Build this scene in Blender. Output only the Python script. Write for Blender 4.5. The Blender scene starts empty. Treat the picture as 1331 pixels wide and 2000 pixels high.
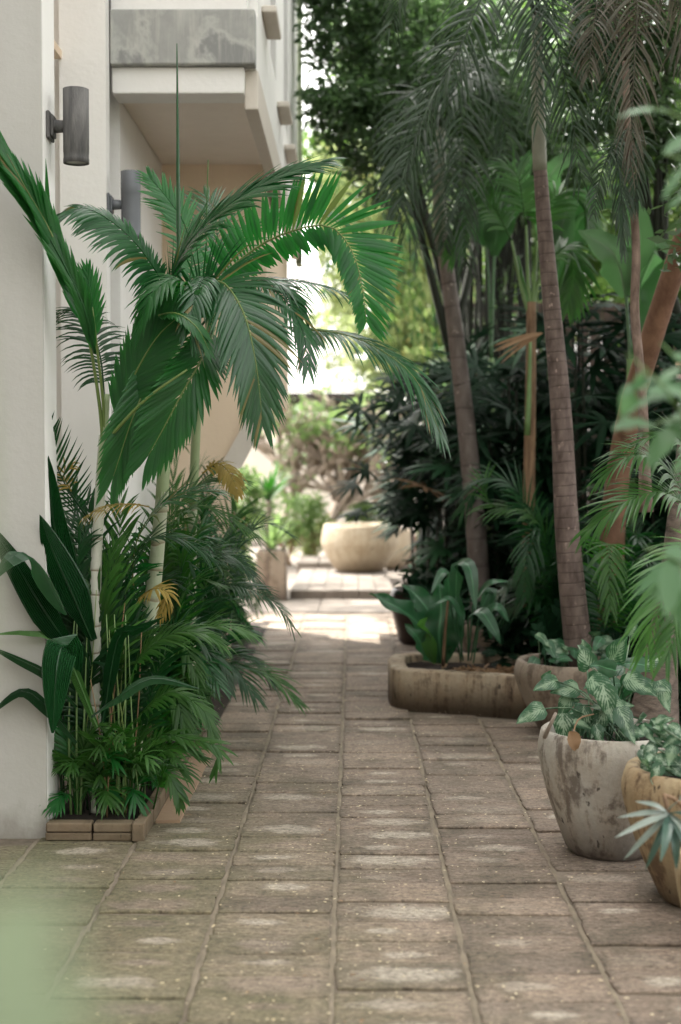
import bpy, math, random
import numpy as np
from mathutils import Vector, Matrix, Euler
R = math.radians
scn = bpy.context.scene
col = scn.collection
# ------------------------------------------------------------ camera
FPX = 2778.0
CAM_H = 1.4
cam_rot = Euler((R(90 - 2.06), 0, R(0.505)), 'XYZ')
cd = bpy.data.cameras.new('camera'); cam = bpy.data.objects.new('camera', cd); col.objects.link(cam)
cam.location = (0, 0, CAM_H); cam.rotation_euler = cam_rot
cd.sensor_fit = 'VERTICAL'; cd.sensor_height = 36; cd.sensor_width = 24
cd.lens = FPX / 2000 * 36
cd.clip_start = 0.05; cd.clip_end = 500
cd.dof.use_dof = True; cd.dof.focus_distance = 5.5; cd.dof.aperture_fstop = 1.9
scn.camera = cam
# ------------------------------------------------------------ world, sun, exposure
SUN_EL, SUN_AZ = R(57), R(-47)          # azimuth from +Y, negative = to the left
w = bpy.data.worlds.new('World'); scn.world = w; w.use_nodes = True
wn, wl = w.node_tree.nodes, w.node_tree.links
sky = wn.new('ShaderNodeTexSky'); sky.sky_type = 'NISHITA'; sky.sun_disc = False
sky.sun_elevation = SUN_EL; sky.sun_rotation = SUN_AZ; sky.dust_density = 3.0; sky.air_density = 1.0; sky.ozone_density = 1.0
hs = wn.new('ShaderNodeHueSaturation'); hs.inputs['Saturation'].default_value = 0.10; hs.inputs['Value'].default_value = 1.0
bg = wn['Background']; bg.inputs['Strength'].default_value = 0.15
wl.new(sky.outputs[0], hs.inputs['Color']); tn = wn.new('ShaderNodeMix'); tn.data_type = 'RGBA'; tn.blend_type = 'MULTIPLY'; tn.inputs[0].default_value = 1; tn.inputs[7].default_value = (1, .962, .915, 1)
wl.new(hs.outputs[0], tn.inputs[6]); wl.new(tn.outputs[2], bg.inputs['Color'])
ld = bpy.data.lights.new('sun', 'SUN'); ld.energy = 2.0; ld.angle = R(0.5); ld.color = (1, .94, .84)
sun = bpy.data.objects.new('sun', ld); col.objects.link(sun)
sdir = Vector((math.sin(SUN_AZ) * math.cos(SUN_EL), math.cos(SUN_AZ) * math.cos(SUN_EL), math.sin(SUN_EL)))
sun.rotation_euler = sdir.to_track_quat('Z', 'Y').to_euler(); sun.location = (0, 0, 12)
vs = scn.view_settings; vs.view_transform = 'Standard'; vs.look = 'None'; vs.gamma = 1; vs.use_curve_mapping = False
vs.exposure = 2.85
scn.cycles.use_denoising = True
scn.cycles.max_bounces = 8; scn.cycles.diffuse_bounces = 4; scn.cycles.glossy_bounces = 3; scn.cycles.transmission_bounces = 4
scn.cycles.sample_clamp_indirect = 6

_m = cam_rot.to_matrix()
def P(px, py, Y):
    """the point at depth Y along the path, in the direction of a pixel of the photograph"""
    d = _m @ Vector(((px - 665.5) / FPX, -(py - 1000) / FPX, -1))
    return Vector((0, 0, CAM_H)) + d * (Y / d.y)
def PP(l): return [P(*a) for a in l]

# ------------------------------------------------------------ mesh helpers
class MB:
    def __init__(s): s.V = []; s.F = []; s.U = []
    def add(s, v, f, u=None):
        b = len(s.V); s.V += [tuple(x) for x in v]; s.F += [tuple(i + b for i in q) for q in f]
        s.U += (u if u else [(0, 0)] * len(v))
    def build(s, name, mat, parent=None, smooth=True, uv=False):
        me = bpy.data.meshes.new(name); o0 = Vector(parent['_o']) if parent is not None and '_o' in parent else Vector((0, 0, 0))
        V = np.array(s.V, dtype=np.float32).reshape(-1, 3) - np.array(o0, dtype=np.float32)
        me.from_pydata(V.tolist(), [], s.F)
        if smooth: me.polygons.foreach_set('use_smooth', [True] * len(me.polygons))
        if uv:
            l = me.uv_layers.new(name='UVMap'); vi = np.zeros(len(me.loops), dtype=np.int32); me.loops.foreach_get('vertex_index', vi)
            l.data.foreach_set('uv', np.array(s.U, dtype=np.float32)[vi].ravel())
        if mat is not None: me.materials.append(mat)
        return link(name, me, parent)
def link(name, me, parent=None):
    o = bpy.data.objects.new(name, me); col.objects.link(o)
    if parent is not None:
        o.parent = parent
        if '_o' in parent: o['_o'] = list(parent['_o'])
    return o
def tag(o, label=None, cat=None, group=None, kind=None):
    if label: o['label'] = label
    if cat: o['category'] = cat
    if group: o['group'] = group
    if kind: o['kind'] = kind
    return o
def thing(name, label, cat, loc, group=None):
    o = bpy.data.objects.new(name, None); col.objects.link(o); o.location = loc; o['_o'] = list(loc); o.empty_display_size = .1
    return tag(o, label, cat, group)
def boxv(x0, x1, y0, y1, z0, z1):
    v = [(x, y, z) for z in (z0, z1) for y in (y0, y1) for x in (x0, x1)]
    return v, [(0, 2, 3, 1), (4, 5, 7, 6), (0, 1, 5, 4), (2, 6, 7, 3), (0, 4, 6, 2), (1, 3, 7, 5)]
def bevbox(mb, x0, x1, y0, y1, z0, z1, b=.008, j=0):
    """box with chamfered edges"""
    rg = random.uniform
    bot = [(x0, y0), (x1, y0), (x1, y1), (x0, y1)]
    def ring(i, z):
        r = []
        for (x, y), (sx, sy) in zip(bot, ((1, 1), (-1, 1), (-1, -1), (1, -1))):
            a = (x + sx * i, y + sy * (i + b)); c = (x + sx * (i + b), y + sy * i)
            pr = [a, c] if (sx * sy) > 0 else [c, a]
            r += pr
        return [(x + rg(-j, j), y + rg(-j, j), z + rg(-j, j) * .4) for x, y in r]
    rings = [ring(b * .6, z0), ring(0, z0 + b), ring(0, z1 - b), ring(b * .9, z1)]
    v = [p for q in rings for p in q]; f = [tuple(range(7, -1, -1)), tuple(24 + i for i in range(8))]
    for k in range(3):
        for i in range(8):
            f.append((k * 8 + i, k * 8 + (i + 1) % 8, k * 8 + 8 + (i + 1) % 8, k * 8 + 8 + i))
    mb.add(v, f)
def catmull(pts, n):
    pts = [Vector(p) for p in pts]
    if len(pts) == 2: return [pts[0].lerp(pts[1], i / n) for i in range(n + 1)]
    q = [pts[0] * 2 - pts[1]] + pts + [pts[-1] * 2 - pts[-2]]
    seg = len(pts) - 1; fine = []
    for s in range(seg):
        a, b, c, d = q[s:s + 4]
        for k in range(12):
            t = k / 12
            fine.append(.5 * ((2 * b) + (c - a) * t + (2 * a - 5 * b + 4 * c - d) * t * t + (3 * b - a - 3 * c + d) * t ** 3))
    fine.append(pts[-1])
    L = [0]
    for i in range(1, len(fine)): L.append(L[-1] + (fine[i] - fine[i - 1]).length)
    out = []; j = 0
    for i in range(n + 1):
        t = L[-1] * i / n
        while j < len(L) - 2 and L[j + 1] < t: j += 1
        u = (t - L[j]) / max(1e-9, L[j + 1] - L[j]); out.append(fine[j].lerp(fine[j + 1], min(1, u)))
    return out
def tube(mb, pts, rad, k=8, cap=True):
    n = len(pts); T = [(pts[min(i + 1, n - 1)] - pts[max(i - 1, 0)]).normalized() for i in range(n)]
    N = T[0].orthogonal().normalized(); v = []; f = []; u = []
    for i in range(n):
        N = (N - T[i] * N.dot(T[i])).normalized(); B = T[i].cross(N)
        r = rad(i / (n - 1)) if callable(rad) else rad[i]
        for a in range(k):
            an = 2 * math.pi * a / k
            v.append(pts[i] + (N * math.cos(an) + B * math.sin(an)) * r); u.append((a / k, i / (n - 1)))
    for i in range(n - 1):
        for a in range(k):
            f.append((i * k + a, i * k + (a + 1) % k, (i + 1) * k + (a + 1) % k, (i + 1) * k + a))
    if cap: f.append(tuple(range(k - 1, -1, -1))); f.append(tuple((n - 1) * k + a for a in range(k)))
    mb.add(v, f, u)
def lathe(mb, c, prof, k=48, wob=0.0, seed=0):
    rg = random.Random(seed); ph = [rg.uniform(0, 6.28) for _ in range(4)]
    v = []; f = []
    for i, (r, z) in enumerate(prof):
        for a in range(k):
            an = 2 * math.pi * a / k
            rr = r * (1 + wob * (math.sin(2 * an + ph[0]) + .6 * math.sin(3 * an + ph[1] + z * 5) + .3 * math.sin(7 * an + ph[2] + z * 11)))
            v.append((c[0] + rr * math.cos(an), c[1] + rr * math.sin(an), c[2] + z + wob * .3 * r * math.sin(2 * an + ph[3])))
    for i in range(len(prof) - 1):
        for a in range(k): f.append((i * k + a, i * k + (a + 1) % k, (i + 1) * k + (a + 1) % k, (i + 1) * k + a))
    f.append(tuple(range(k - 1, -1, -1)))
    mb.add(v, f)
PROF = {
 'leaflet': lambda s: min(1, .35 + s * 4) * (1 - s ** 2.4) + .01,
 'wide': lambda s: min(1, .2 + s * 2.2) * (1 - s ** 3.5) + .01,
 'oval': lambda s: math.sin(math.pi * min(1, s ** .8 * .97 + .02)) ** .8 + .01,
 'banana': lambda s: min(1, (s * 6 + .02)) ** .6 * (1 - s ** 5) ** .7 + .01,
 'strap': lambda s: min(1, .4 + s * 1.6) * (1 - s ** 4) + .01,
 'heart': lambda s: (min(1, .55 + s * 2.4) * (1 - s ** 1.5)) + .01,
}
UP = Vector((0, 0, 1))
def blade(mb, p, d, L, W, n, droop=0., seg=5, fold=-.3, prof='leaflet', out=None):
    pf = PROF[prof]; d = d.normalized(); p = Vector(p); n = (n - d * n.dot(d))
    n = n.normalized() if n.length > 1e-5 else d.orthogonal().normalized()
    v = []; f = []; u = []
    for i in range(seg + 1):
        s = i / seg; ww = W / 2 * pf(s); sd = d.cross(n).normalized()
        v += [p - sd * ww + n * fold * ww, p.copy(), p + sd * ww + n * fold * ww]
        u += [(0, s), (.5, s), (1, s)]
        p = p + d * (L / seg); d = (d + Vector((0, 0, -droop / seg))).normalized(); n = (n - d * n.dot(d)).normalized()
    for i in range(seg):
        a = i * 3; f += [(a, a + 1, a + 4, a + 3), (a + 1, a + 2, a + 5, a + 4)]
    mb.add(v, f, u)
def frond(parent, mat, pts, L, W, n=40, nrm=(0, -.3, 1), a=(72, 22), droop=.7, lift=.15, base=.12, hero=False, rmat=None,
          r0=.008, name='frond', rnd=None, fold=-.35, gap=0.0, prof='leaflet', one=None, seg=5, asym=(1, 1), tipL=.45, jit=1.0, ls=.08):
    rg = rnd or random
    c = catmull(pts, 60); N0 = Vector(nrm).normalized()
    tgt = one if one is not None else MB()
    tube(tgt, c[::3], lambda t: r0 * (1 - .85 * t), 5)
    fo = None
    if one is None:
        fo = tgt.build(name, rmat or mat, parent) if hero else None
    lm = MB() if not hero else None
    if one is not None: lm = one
    for i in range(n):
        t = base + (1 - base) * (i + .5) / n; x = t * 60; k = min(59, int(x)); p = c[k].lerp(c[k + 1], x - k)
        T = (c[min(60, k + 2)] - c[max(0, k - 1)]).normalized(); N = N0 - T * N0.dot(T)
        N = N.normalized() if N.length > .05 else T.orthogonal().normalized()
        S = T.cross(N).normalized(); tt = (t - base) / (1 - base)
        an = R(a[0] + (a[1] - a[0]) * tt)
        ll = L * (.35 + .65 * math.sin(math.pi * min(1, .12 + tt * .75)) ) if tt < .5 else L * (1 - (1 - tipL) * ((tt - .5) / .5) ** 1.6)
        for q, sg in enumerate((-1, 1)):
            if rg.random() < gap: continue
            if asym[q] == 0: continue
            aa = an + R(rg.uniform(-6, 6) * jit); d = T * math.cos(aa) + S * sg * math.sin(aa) + N * (lift + rg.uniform(-ls, ls) * jit)
            mb = lm if lm is not None else MB()
            blade(mb, p + T * rg.uniform(-.004, .004), d, ll * asym[q] * rg.uniform(1 - .12 * jit, 1 + .08 * jit), W * rg.uniform(.85, 1.1) * (1 if tt < .8 else .75),
                  N, droop * rg.uniform(1 - .4 * jit, 1 + .4 * jit), seg, fold, prof)
            if hero: mb.build('leaflet', mat, fo, uv=False)
    if one is None and not hero:
        b = len(tgt.V); tgt.V += lm.V; tgt.F += [tuple(i + b for i in q) for q in lm.F]; tgt.U += lm.U
        fo = tgt.build(name, mat, parent)
    return fo
def broad(mb, pts, W, nrm=(0, -.5, 1), pleats=0, pamp=0.0, fold=.2, prof='wide', n=14, m=4, wave=0.0, seed=0, droopedge=0.0):
    """broad leaf blade along a curve, with optional pleats across and a wavy edge"""
    rg = random.Random(seed); c = catmull(pts, n); N0 = Vector(nrm); pf = PROF[prof]; m2 = (pleats * 2 if pleats else m)
    v = []; f = []; u = []; ph = rg.uniform(0, 6)
    for i in range(n + 1):
        T = (c[min(n, i + 1)] - c[max(0, i - 1)]).normalized(); N = (N0 - T * N0.dot(T))
        N = N.normalized() if N.length > .05 else T.orthogonal().normalized(); S = T.cross(N).normalized()
        s = i / n; ww = W / 2 * pf(s)
        for j in range(-m2, m2 + 1):
            q = j / m2; h = fold * abs(q) * ww + (pamp * ww * (1 if j % 2 else -1) / max(1, pleats) * 4 if pleats else 0)
            h += wave * W * abs(q) ** 2 * math.sin(s * 22 + ph + (2 if q > 0 else 0)) - droopedge * q * q * ww
            v.append(c[i] + S * q * ww + N * h); u.append((.5 + q / 2, s))
    k = 2 * m2 + 1
    for i in range(n):
        for j in range(k - 1): f.append((i * k + j, i * k + j + 1, (i + 1) * k + j + 1, (i + 1) * k + j))
    mb.add(v, f, u)
def leafcloud(clumps, size, aspect=.4, seed=0, hexa=False, droop=.3, shell=.55):
    """clumps: (cx,cy,cz, rx,ry,rz, n). returns an MB-like (V, F)"""
    g = np.random.default_rng(seed); Vs = []; Fs = []; b = 0
    for (cx, cy, cz, rx, ry, rz, n) in clumps:
        # sub-clumps give an uneven outline with gaps
        k = max(4, n // 60); sc = g.normal(size=(k, 3)); sc /= np.linalg.norm(sc, axis=1)[:, None]; sc *= g.uniform(shell, 1.05, (k, 1))
        idx = g.integers(0, k, n); p = sc[idx] + g.normal(size=(n, 3)) * .16
        p = p * np.array([rx, ry, rz]) + np.array([cx, cy, cz])
        d = g.normal(size=(n, 3)); d[:, 2] = d[:, 2] * .6 - droop; d /= np.linalg.norm(d, axis=1)[:, None]
        up = g.normal(size=(n, 3)) * .6 + np.array([0, -.2, 1]); s = np.cross(d, up); s /= (np.linalg.norm(s, axis=1)[:, None] + 1e-6)
        nn = np.cross(s, d); L = size * g.uniform(.6, 1.25, (n, 1)); W = L * aspect * g.uniform(.8, 1.2, (n, 1))
        if hexa:
            q = [p, p + d * L * .3 + s * W * .45 + nn * W * .12, p + d * L * .7 + s * W * .36 + nn * W * .1, p + d * L - nn * L * .08, p + d * L * .7 - s * W * .36 + nn * W * .1, p + d * L * .3 - s * W * .45 + nn * W * .12]
            V = np.stack(q, 1).reshape(-1, 3); o = (np.arange(n) * 6)[:, None] + b
            F = np.concatenate([o + np.array([[0, 1, 2, 3]]), o + np.array([[0, 3, 4, 5]])], 0)
        else:
            q = [p, p + d * L * .45 + s * W * .5, p + d * L, p + d * L * .45 - s * W * .5]
            V = np.stack(q, 1).reshape(-1, 3); F = (np.arange(n) * 4)[:, None] + np.array([[0, 1, 2, 3]]) + b
        Vs.append(V); Fs.append(F); b += len(V)
    return np.concatenate(Vs), np.concatenate(Fs)
def np_mesh(name, V, F, mat, parent=None):
    me = bpy.data.meshes.new(name)
    if parent is not None and '_o' in parent: V = V - np.array(list(parent['_o']))
    me.vertices.add(len(V)); me.vertices.foreach_set('co', V.astype(np.float32).ravel())
    me.loops.add(F.size); me.loops.foreach_set('vertex_index', F.astype(np.int32).ravel())
    me.polygons.add(len(F)); me.polygons.foreach_set('loop_start', np.arange(0, F.size, F.shape[1], dtype=np.int32))
    me.update(calc_edges=True); me.validate(); me.materials.append(mat)
    return link(name, me, parent)

# ------------------------------------------------------------ materials
def nt(name):
    m = bpy.data.materials.new(name); m.use_nodes = True; N = m.node_tree.nodes; L = m.node_tree.links
    return m, N, L, N['Principled BSDF'], N['Material Output']
def ramp(N, L, fac, stops):
    r = N.new('ShaderNodeValToRGB'); e = r.color_ramp.elements
    while len(e) < len(stops): e.new(.5)
    for x, (p, c) in zip(e, stops): x.position = p; x.color = (c[0], c[1], c[2], 1) if isinstance(c, (tuple, list)) else (c, c, c, 1)
    L.new(fac, r.inputs['Fac']); return r.outputs[0]
def mixc(N, L, f, a, b, mode='MIX'):
    m = N.new('ShaderNodeMix'); m.data_type = 'RGBA'; m.blend_type = mode
    for s, x in ((m.inputs[0], f), (m.inputs[6], a), (m.inputs[7], b)):
        if isinstance(x, (int, float)): s.default_value = x
        elif isinstance(x, tuple): s.default_value = (*x, 1) if len(x) == 3 else x
        else: L.new(x, s)
    return m.outputs[2]
def math_(N, L, op, a, b=None, c=None, clamp=False):
    m = N.new('ShaderNodeMath'); m.operation = op; m.use_clamp = clamp
    for s, x in zip(m.inputs, (a, b, c)):
        if x is None: continue
        if isinstance(x, (int, float)): s.default_value = x
        else: L.new(x, s)
    return m.outputs[0]
def noise(N, L, vec, scale, detail=4, rough=.55, dist=0):
    n = N.new('ShaderNodeTexNoise'); n.inputs['Scale'].default_value = scale; n.inputs['Detail'].default_value = detail
    n.inputs['Roughness'].default_value = rough; n.inputs['Distortion'].default_value = dist
    if vec is not None: L.new(vec, n.inputs['Vector'])
    return n.outputs['Fac']
def mapping(N, L, vec, sc=(1, 1, 1), loc=(0, 0, 0)):
    m = N.new('ShaderNodeMapping'); m.inputs['Scale'].default_value = sc; m.inputs['Location'].default_value = loc; L.new(vec, m.inputs['Vector']); return m.outputs[0]
def bump(N, L, h, s, d=.01, bsdf=None):
    b = N.new('ShaderNodeBump'); b.inputs['Strength'].default_value = s; b.inputs['Distance'].default_value = d; L.new(h, b.inputs['Height'])
    if bsdf: L.new(b.outputs[0], bsdf.inputs['Normal'])
    return b.outputs[0]
def objc(N): return N.new('ShaderNodeTexCoord').outputs['Object']
def leaf_mat(name, ca, cb, rough=.4, tr=.3, trc=None, spec=.35, stripe=0, dry=None, variegated=None):
    m, N, L, B, O = nt(name)
    oi = N.new('ShaderNodeObjectInfo'); ge = N.new('ShaderNodeNewGeometry')
    rn = math_(N, L, 'FRACT', math_(N, L, 'ADD', oi.outputs['Random'], ge.outputs['Random Per Island']))
    c = objc(N); nz = noise(N, L, c, 9, 3)
    f = math_(N, L, 'ADD', math_(N, L, 'MULTIPLY', rn, .65), math_(N, L, 'MULTIPLY', math_(N, L, 'SUBTRACT', nz, .25), .6), clamp=True)
    base = mixc(N, L, f, ca, cb)
    if dry:
        base = mixc(N, L, math_(N, L, 'GREATER_THAN', math_(N, L, 'FRACT', math_(N, L, 'MULTIPLY', rn, 7.31)), 1 - dry[1]), base, dry[0])
    uv = N.new('ShaderNodeTexCoord').outputs['UV']; sx = N.new('ShaderNodeSeparateXYZ'); L.new(uv, sx.inputs[0])
    if variegated:
        u = math_(N, L, 'ABSOLUTE', math_(N, L, 'SUBTRACT', sx.outputs[0], .5))
        # veins: stripes slanting forward from the midrib, broken by noise
        st = math_(N, L, 'SINE', math_(N, L, 'MULTIPLY', math_(N, L, 'SUBTRACT', sx.outputs[1], math_(N, L, 'MULTIPLY', u, .9)), variegated[1]))
        n2 = noise(N, L, c, variegated[2], 4, .7)
        ff = math_(N, L, 'ADD', math_(N, L, 'MULTIPLY', st, .07), math_(N, L, 'MULTIPLY_ADD', u, -.45, math_(N, L, 'ADD', n2, .16)))
        ff = math_(N, L, 'ADD', ff, math_(N, L, 'MULTIPLY', math_(N, L, 'LESS_THAN', u, .03), .5))
        base = mixc(N, L, ramp(N, L, ff, [(.52, 0.), (.68, 1.)]), base, variegated[0])
    if stripe:
        u = math_(N, L, 'ABSOLUTE', math_(N, L, 'SUBTRACT', sx.outputs[0], .5))
        base = mixc(N, L, ramp(N, L, u, [(.015, stripe), (.045, 0.)]), base, tuple(min(.6, x * 2.6 + .03) for x in cb))
    L.new(base, B.inputs['Base Color']); B.inputs['Roughness'].default_value = rough; B.inputs['Specular IOR Level'].default_value = spec
    bump(N, L, noise(N, L, mapping(N, L, c, (60, 60, 14)), 1, 2), .12, .004, B)
    if tr > 0:
        t = N.new('ShaderNodeBsdfTranslucent'); mx = N.new('ShaderNodeMixShader'); mx.inputs[0].default_value = tr
        tc = mixc(N, L, .75, base, trc or tuple(min(1, x * 2.2) for x in cb)); L.new(tc, t.inputs['Color'])
        L.new(B.outputs[0], mx.inputs[1]); L.new(t.outputs[0], mx.inputs[2]); L.new(mx.outputs[0], O.inputs['Surface'])
    return m
def plaster(name, c, dirt=(.2, .17, .13), amt=.25, scale=1.0, rough=.85, streak=.4):
    m, N, L, B, O = nt(name); co = objc(N)
    n1 = noise(N, L, co, 1.3 * scale, 5, .6); n2 = noise(N, L, mapping(N, L, co, (7, 7, .6)), 1.2 * scale, 5, .65)
    f = math_(N, L, 'ADD', math_(N, L, 'MULTIPLY', n1, .6), math_(N, L, 'MULTIPLY', n2, streak))
    L.new(mixc(N, L, ramp(N, L, f, [(.42, 0.), (.8, amt)]), c, dirt), B.inputs['Base Color'])
    sz = N.new('ShaderNodeSeparateXYZ'); L.new(co, sz.inputs[0]); src = B.inputs['Base Color'].links[0].from_socket
    lo = math_(N, L, 'MULTIPLY_ADD', noise(N, L, mapping(N, L, co, (3, 3, 1.5)), 2.5, 5, .65), .5, sz.outputs[2])
    if streak < 1: L.new(mixc(N, L, ramp(N, L, lo, [(.24, .55), (.42, 0.)]), src, tuple(x * .8 for x in dirt)), B.inputs['Base Color'])
    B.inputs['Roughness'].default_value = rough; bump(N, L, noise(N, L, co, 38, 4), .18, .01, B); return m
def plain(name, c, rough=.6, metal=0, var=.2):
    m, N, L, B, O = nt(name); co = objc(N)
    L.new(mixc(N, L, noise(N, L, co, 12, 4), tuple(x * (1 - var) for x in c), tuple(min(1, x * (1 + var)) for x in c)), B.inputs['Base Color'])
    B.inputs['Roughness'].default_value = rough; B.inputs['Metallic'].default_value = metal; return m
def concrete_pot(name, light, warm, dark, wa=.5, da=.5, seed=0):
    m, N, L, B, O = nt(name); co = mapping(N, L, objc(N), (1, 1, 1), (seed, seed * 2, seed))
    n1 = noise(N, L, mapping(N, L, co, (1, 1, .55)), 5, 6, .65, .6); n2 = noise(N, L, mapping(N, L, co, (5, 5, .7)), 2.6, 6, .65, .3)
    n3 = noise(N, L, co, 17, 5, .7)
    b = mixc(N, L, ramp(N, L, math_(N, L, 'MULTIPLY_ADD', n1, .55, math_(N, L, 'MULTIPLY', n2, .45)), [(.40, 0.), (.62, wa)]), light, warm)
    b = mixc(N, L, ramp(N, L, math_(N, L, 'MULTIPLY', n2, math_(N, L, 'ADD', n3, .45)), [(.48, 0.), (.60, da)]), b, dark)
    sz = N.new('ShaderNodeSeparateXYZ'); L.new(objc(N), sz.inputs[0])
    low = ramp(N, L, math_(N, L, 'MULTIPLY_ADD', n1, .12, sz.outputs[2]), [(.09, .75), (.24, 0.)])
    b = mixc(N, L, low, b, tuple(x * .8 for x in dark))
    n4 = noise(N, L, co, 60, 3, .6); b = mixc(N, L, .35, b, mixc(N, L, n4, (.25, .25, .25), (.8, .8, .8)), 'OVERLAY')
    sp = noise(N, L, mapping(N, L, co, (1.3, 1.3, .8)), 26, 2, .5); b = mixc(N, L, ramp(N, L, sp, [(.68, 0.), (.73, .8)]), b, tuple(x * .45 for x in dark))
    L.new(b, B.inputs['Base Color']); B.inputs['Roughness'].default_value = .8
    bump(N, L, math_(N, L, 'ADD', n3, math_(N, L, 'MULTIPLY', n4, .5)), .35, .012, B); return m
def trunk_mat(name, a, b, ringc, freq, amt=.8, spots=True):
    m, N, L, B, O = nt(name); co = objc(N)
    n1 = noise(N, L, mapping(N, L, co, (9, 9, 3)), 2, 5, .65); base = mixc(N, L, ramp(N, L, n1, [(.35, 0.), (.65, 1.)]), a, b)
    uv = N.new('ShaderNodeTexCoord').outputs['UV']; sx = N.new('ShaderNodeSeparateXYZ'); L.new(uv, sx.inputs[0])
    wv = math_(N, L, 'MULTIPLY_ADD', noise(N, L, mapping(N, L, co, (1.5, 1.5, 6)), 1, 3), 1.8, math_(N, L, 'MULTIPLY', sx.outputs[1], freq))
    fr = math_(N, L, 'FRACT', wv)
    base = mixc(N, L, ramp(N, L, fr, [(0, amt), (.10, .3 * amt), (.22, 0.), (.97, 0.), (1, amt)]), base, ringc)
    if spots:
        sp = noise(N, L, co, 30, 2, .5); base = mixc(N, L, ramp(N, L, sp, [(.66, 0.), (.72, .7)]), base, tuple(min(.7, x * 2.2) for x in b))
    L.new(base, B.inputs['Base Color']); B.inputs['Roughness'].default_value = .8
    bump(N, L, math_(N, L, 'ADD', ramp(N, L, fr, [(0, 0.), (.08, 1.), (.95, .8), (1, 0.)]), math_(N, L, 'MULTIPLY', noise(N, L, mapping(N, L, co, (10, 10, 45)), 1, 4), .8)), .5, .006, B)
    return m
def bark(name, a, b, sc=(14, 14, 2.2)):
    m, N, L, B, O = nt(name); co = objc(N); n1 = noise(N, L, mapping(N, L, co, sc), 2, 6, .65, .3)
    L.new(mixc(N, L, ramp(N, L, n1, [(.35, 0.), (.65, 1.)]), a, b), B.inputs['Base Color']); B.inputs['Roughness'].default_value = .85
    bump(N, L, n1, .8, .012, B); return m

M = {}
M['beige'] = plaster('plaster_beige', (.47, .465, .44), amt=.2)
M['white'] = plaster('plaster_white', (.82, .81, .79), amt=.15)
M['cream'] = plaster('plaster_cream', (.62, .57, .51), (.3, .24, .18), amt=.25)
M['tan'] = plaster('plaster_tan', (.72, .58, .44), (.4, .3, .2), amt=.2)
M['soffit'] = plaster('plaster_soffit', (.80, .73, .66), (.4, .33, .27), amt=.25)
M['dkwood'] = plain('dark_timber', (.028, .02, .017), .6)
M['soil'] = plain('soil', (.022, .014, .010), .95, var=.6)
M['pale_floor'] = plaster('courtyard_stone', (.215, .185, .162), (.13, .11, .09), amt=.6, scale=2, streak=1.0)
M['glass'] = plain('dark_glass', (.02, .022, .024), .12, var=.05)
# stained grey fascia
def _fascia():
    m, N, L, B, O = nt('stained_concrete'); co = objc(N)
    n1 = noise(N, L, mapping(N, L, co, (1.0, 1.0, .8), (3, 1, 2)), 3.2, 6, .55, .25); n2 = noise(N, L, mapping(N, L, co, (12, 12, 1.2)), 2, 5, .65)
    b = mixc(N, L, ramp(N, L, n1, [(.42, 0.), (.47, .9), (.52, .35), (.7, 1.)]), (.235, .24, .235), (.44, .445, .42))
    b = mixc(N, L, ramp(N, L, n2, [(.5, 0.), (.72, .45)]), b, (.56, .54, .50))
    L.new(b, B.inputs['Base Color']); B.inputs['Roughness'].default_value = .8; bump(N, L, n1, .2, .01, B); return m
M['fascia'] = _fascia()
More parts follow.
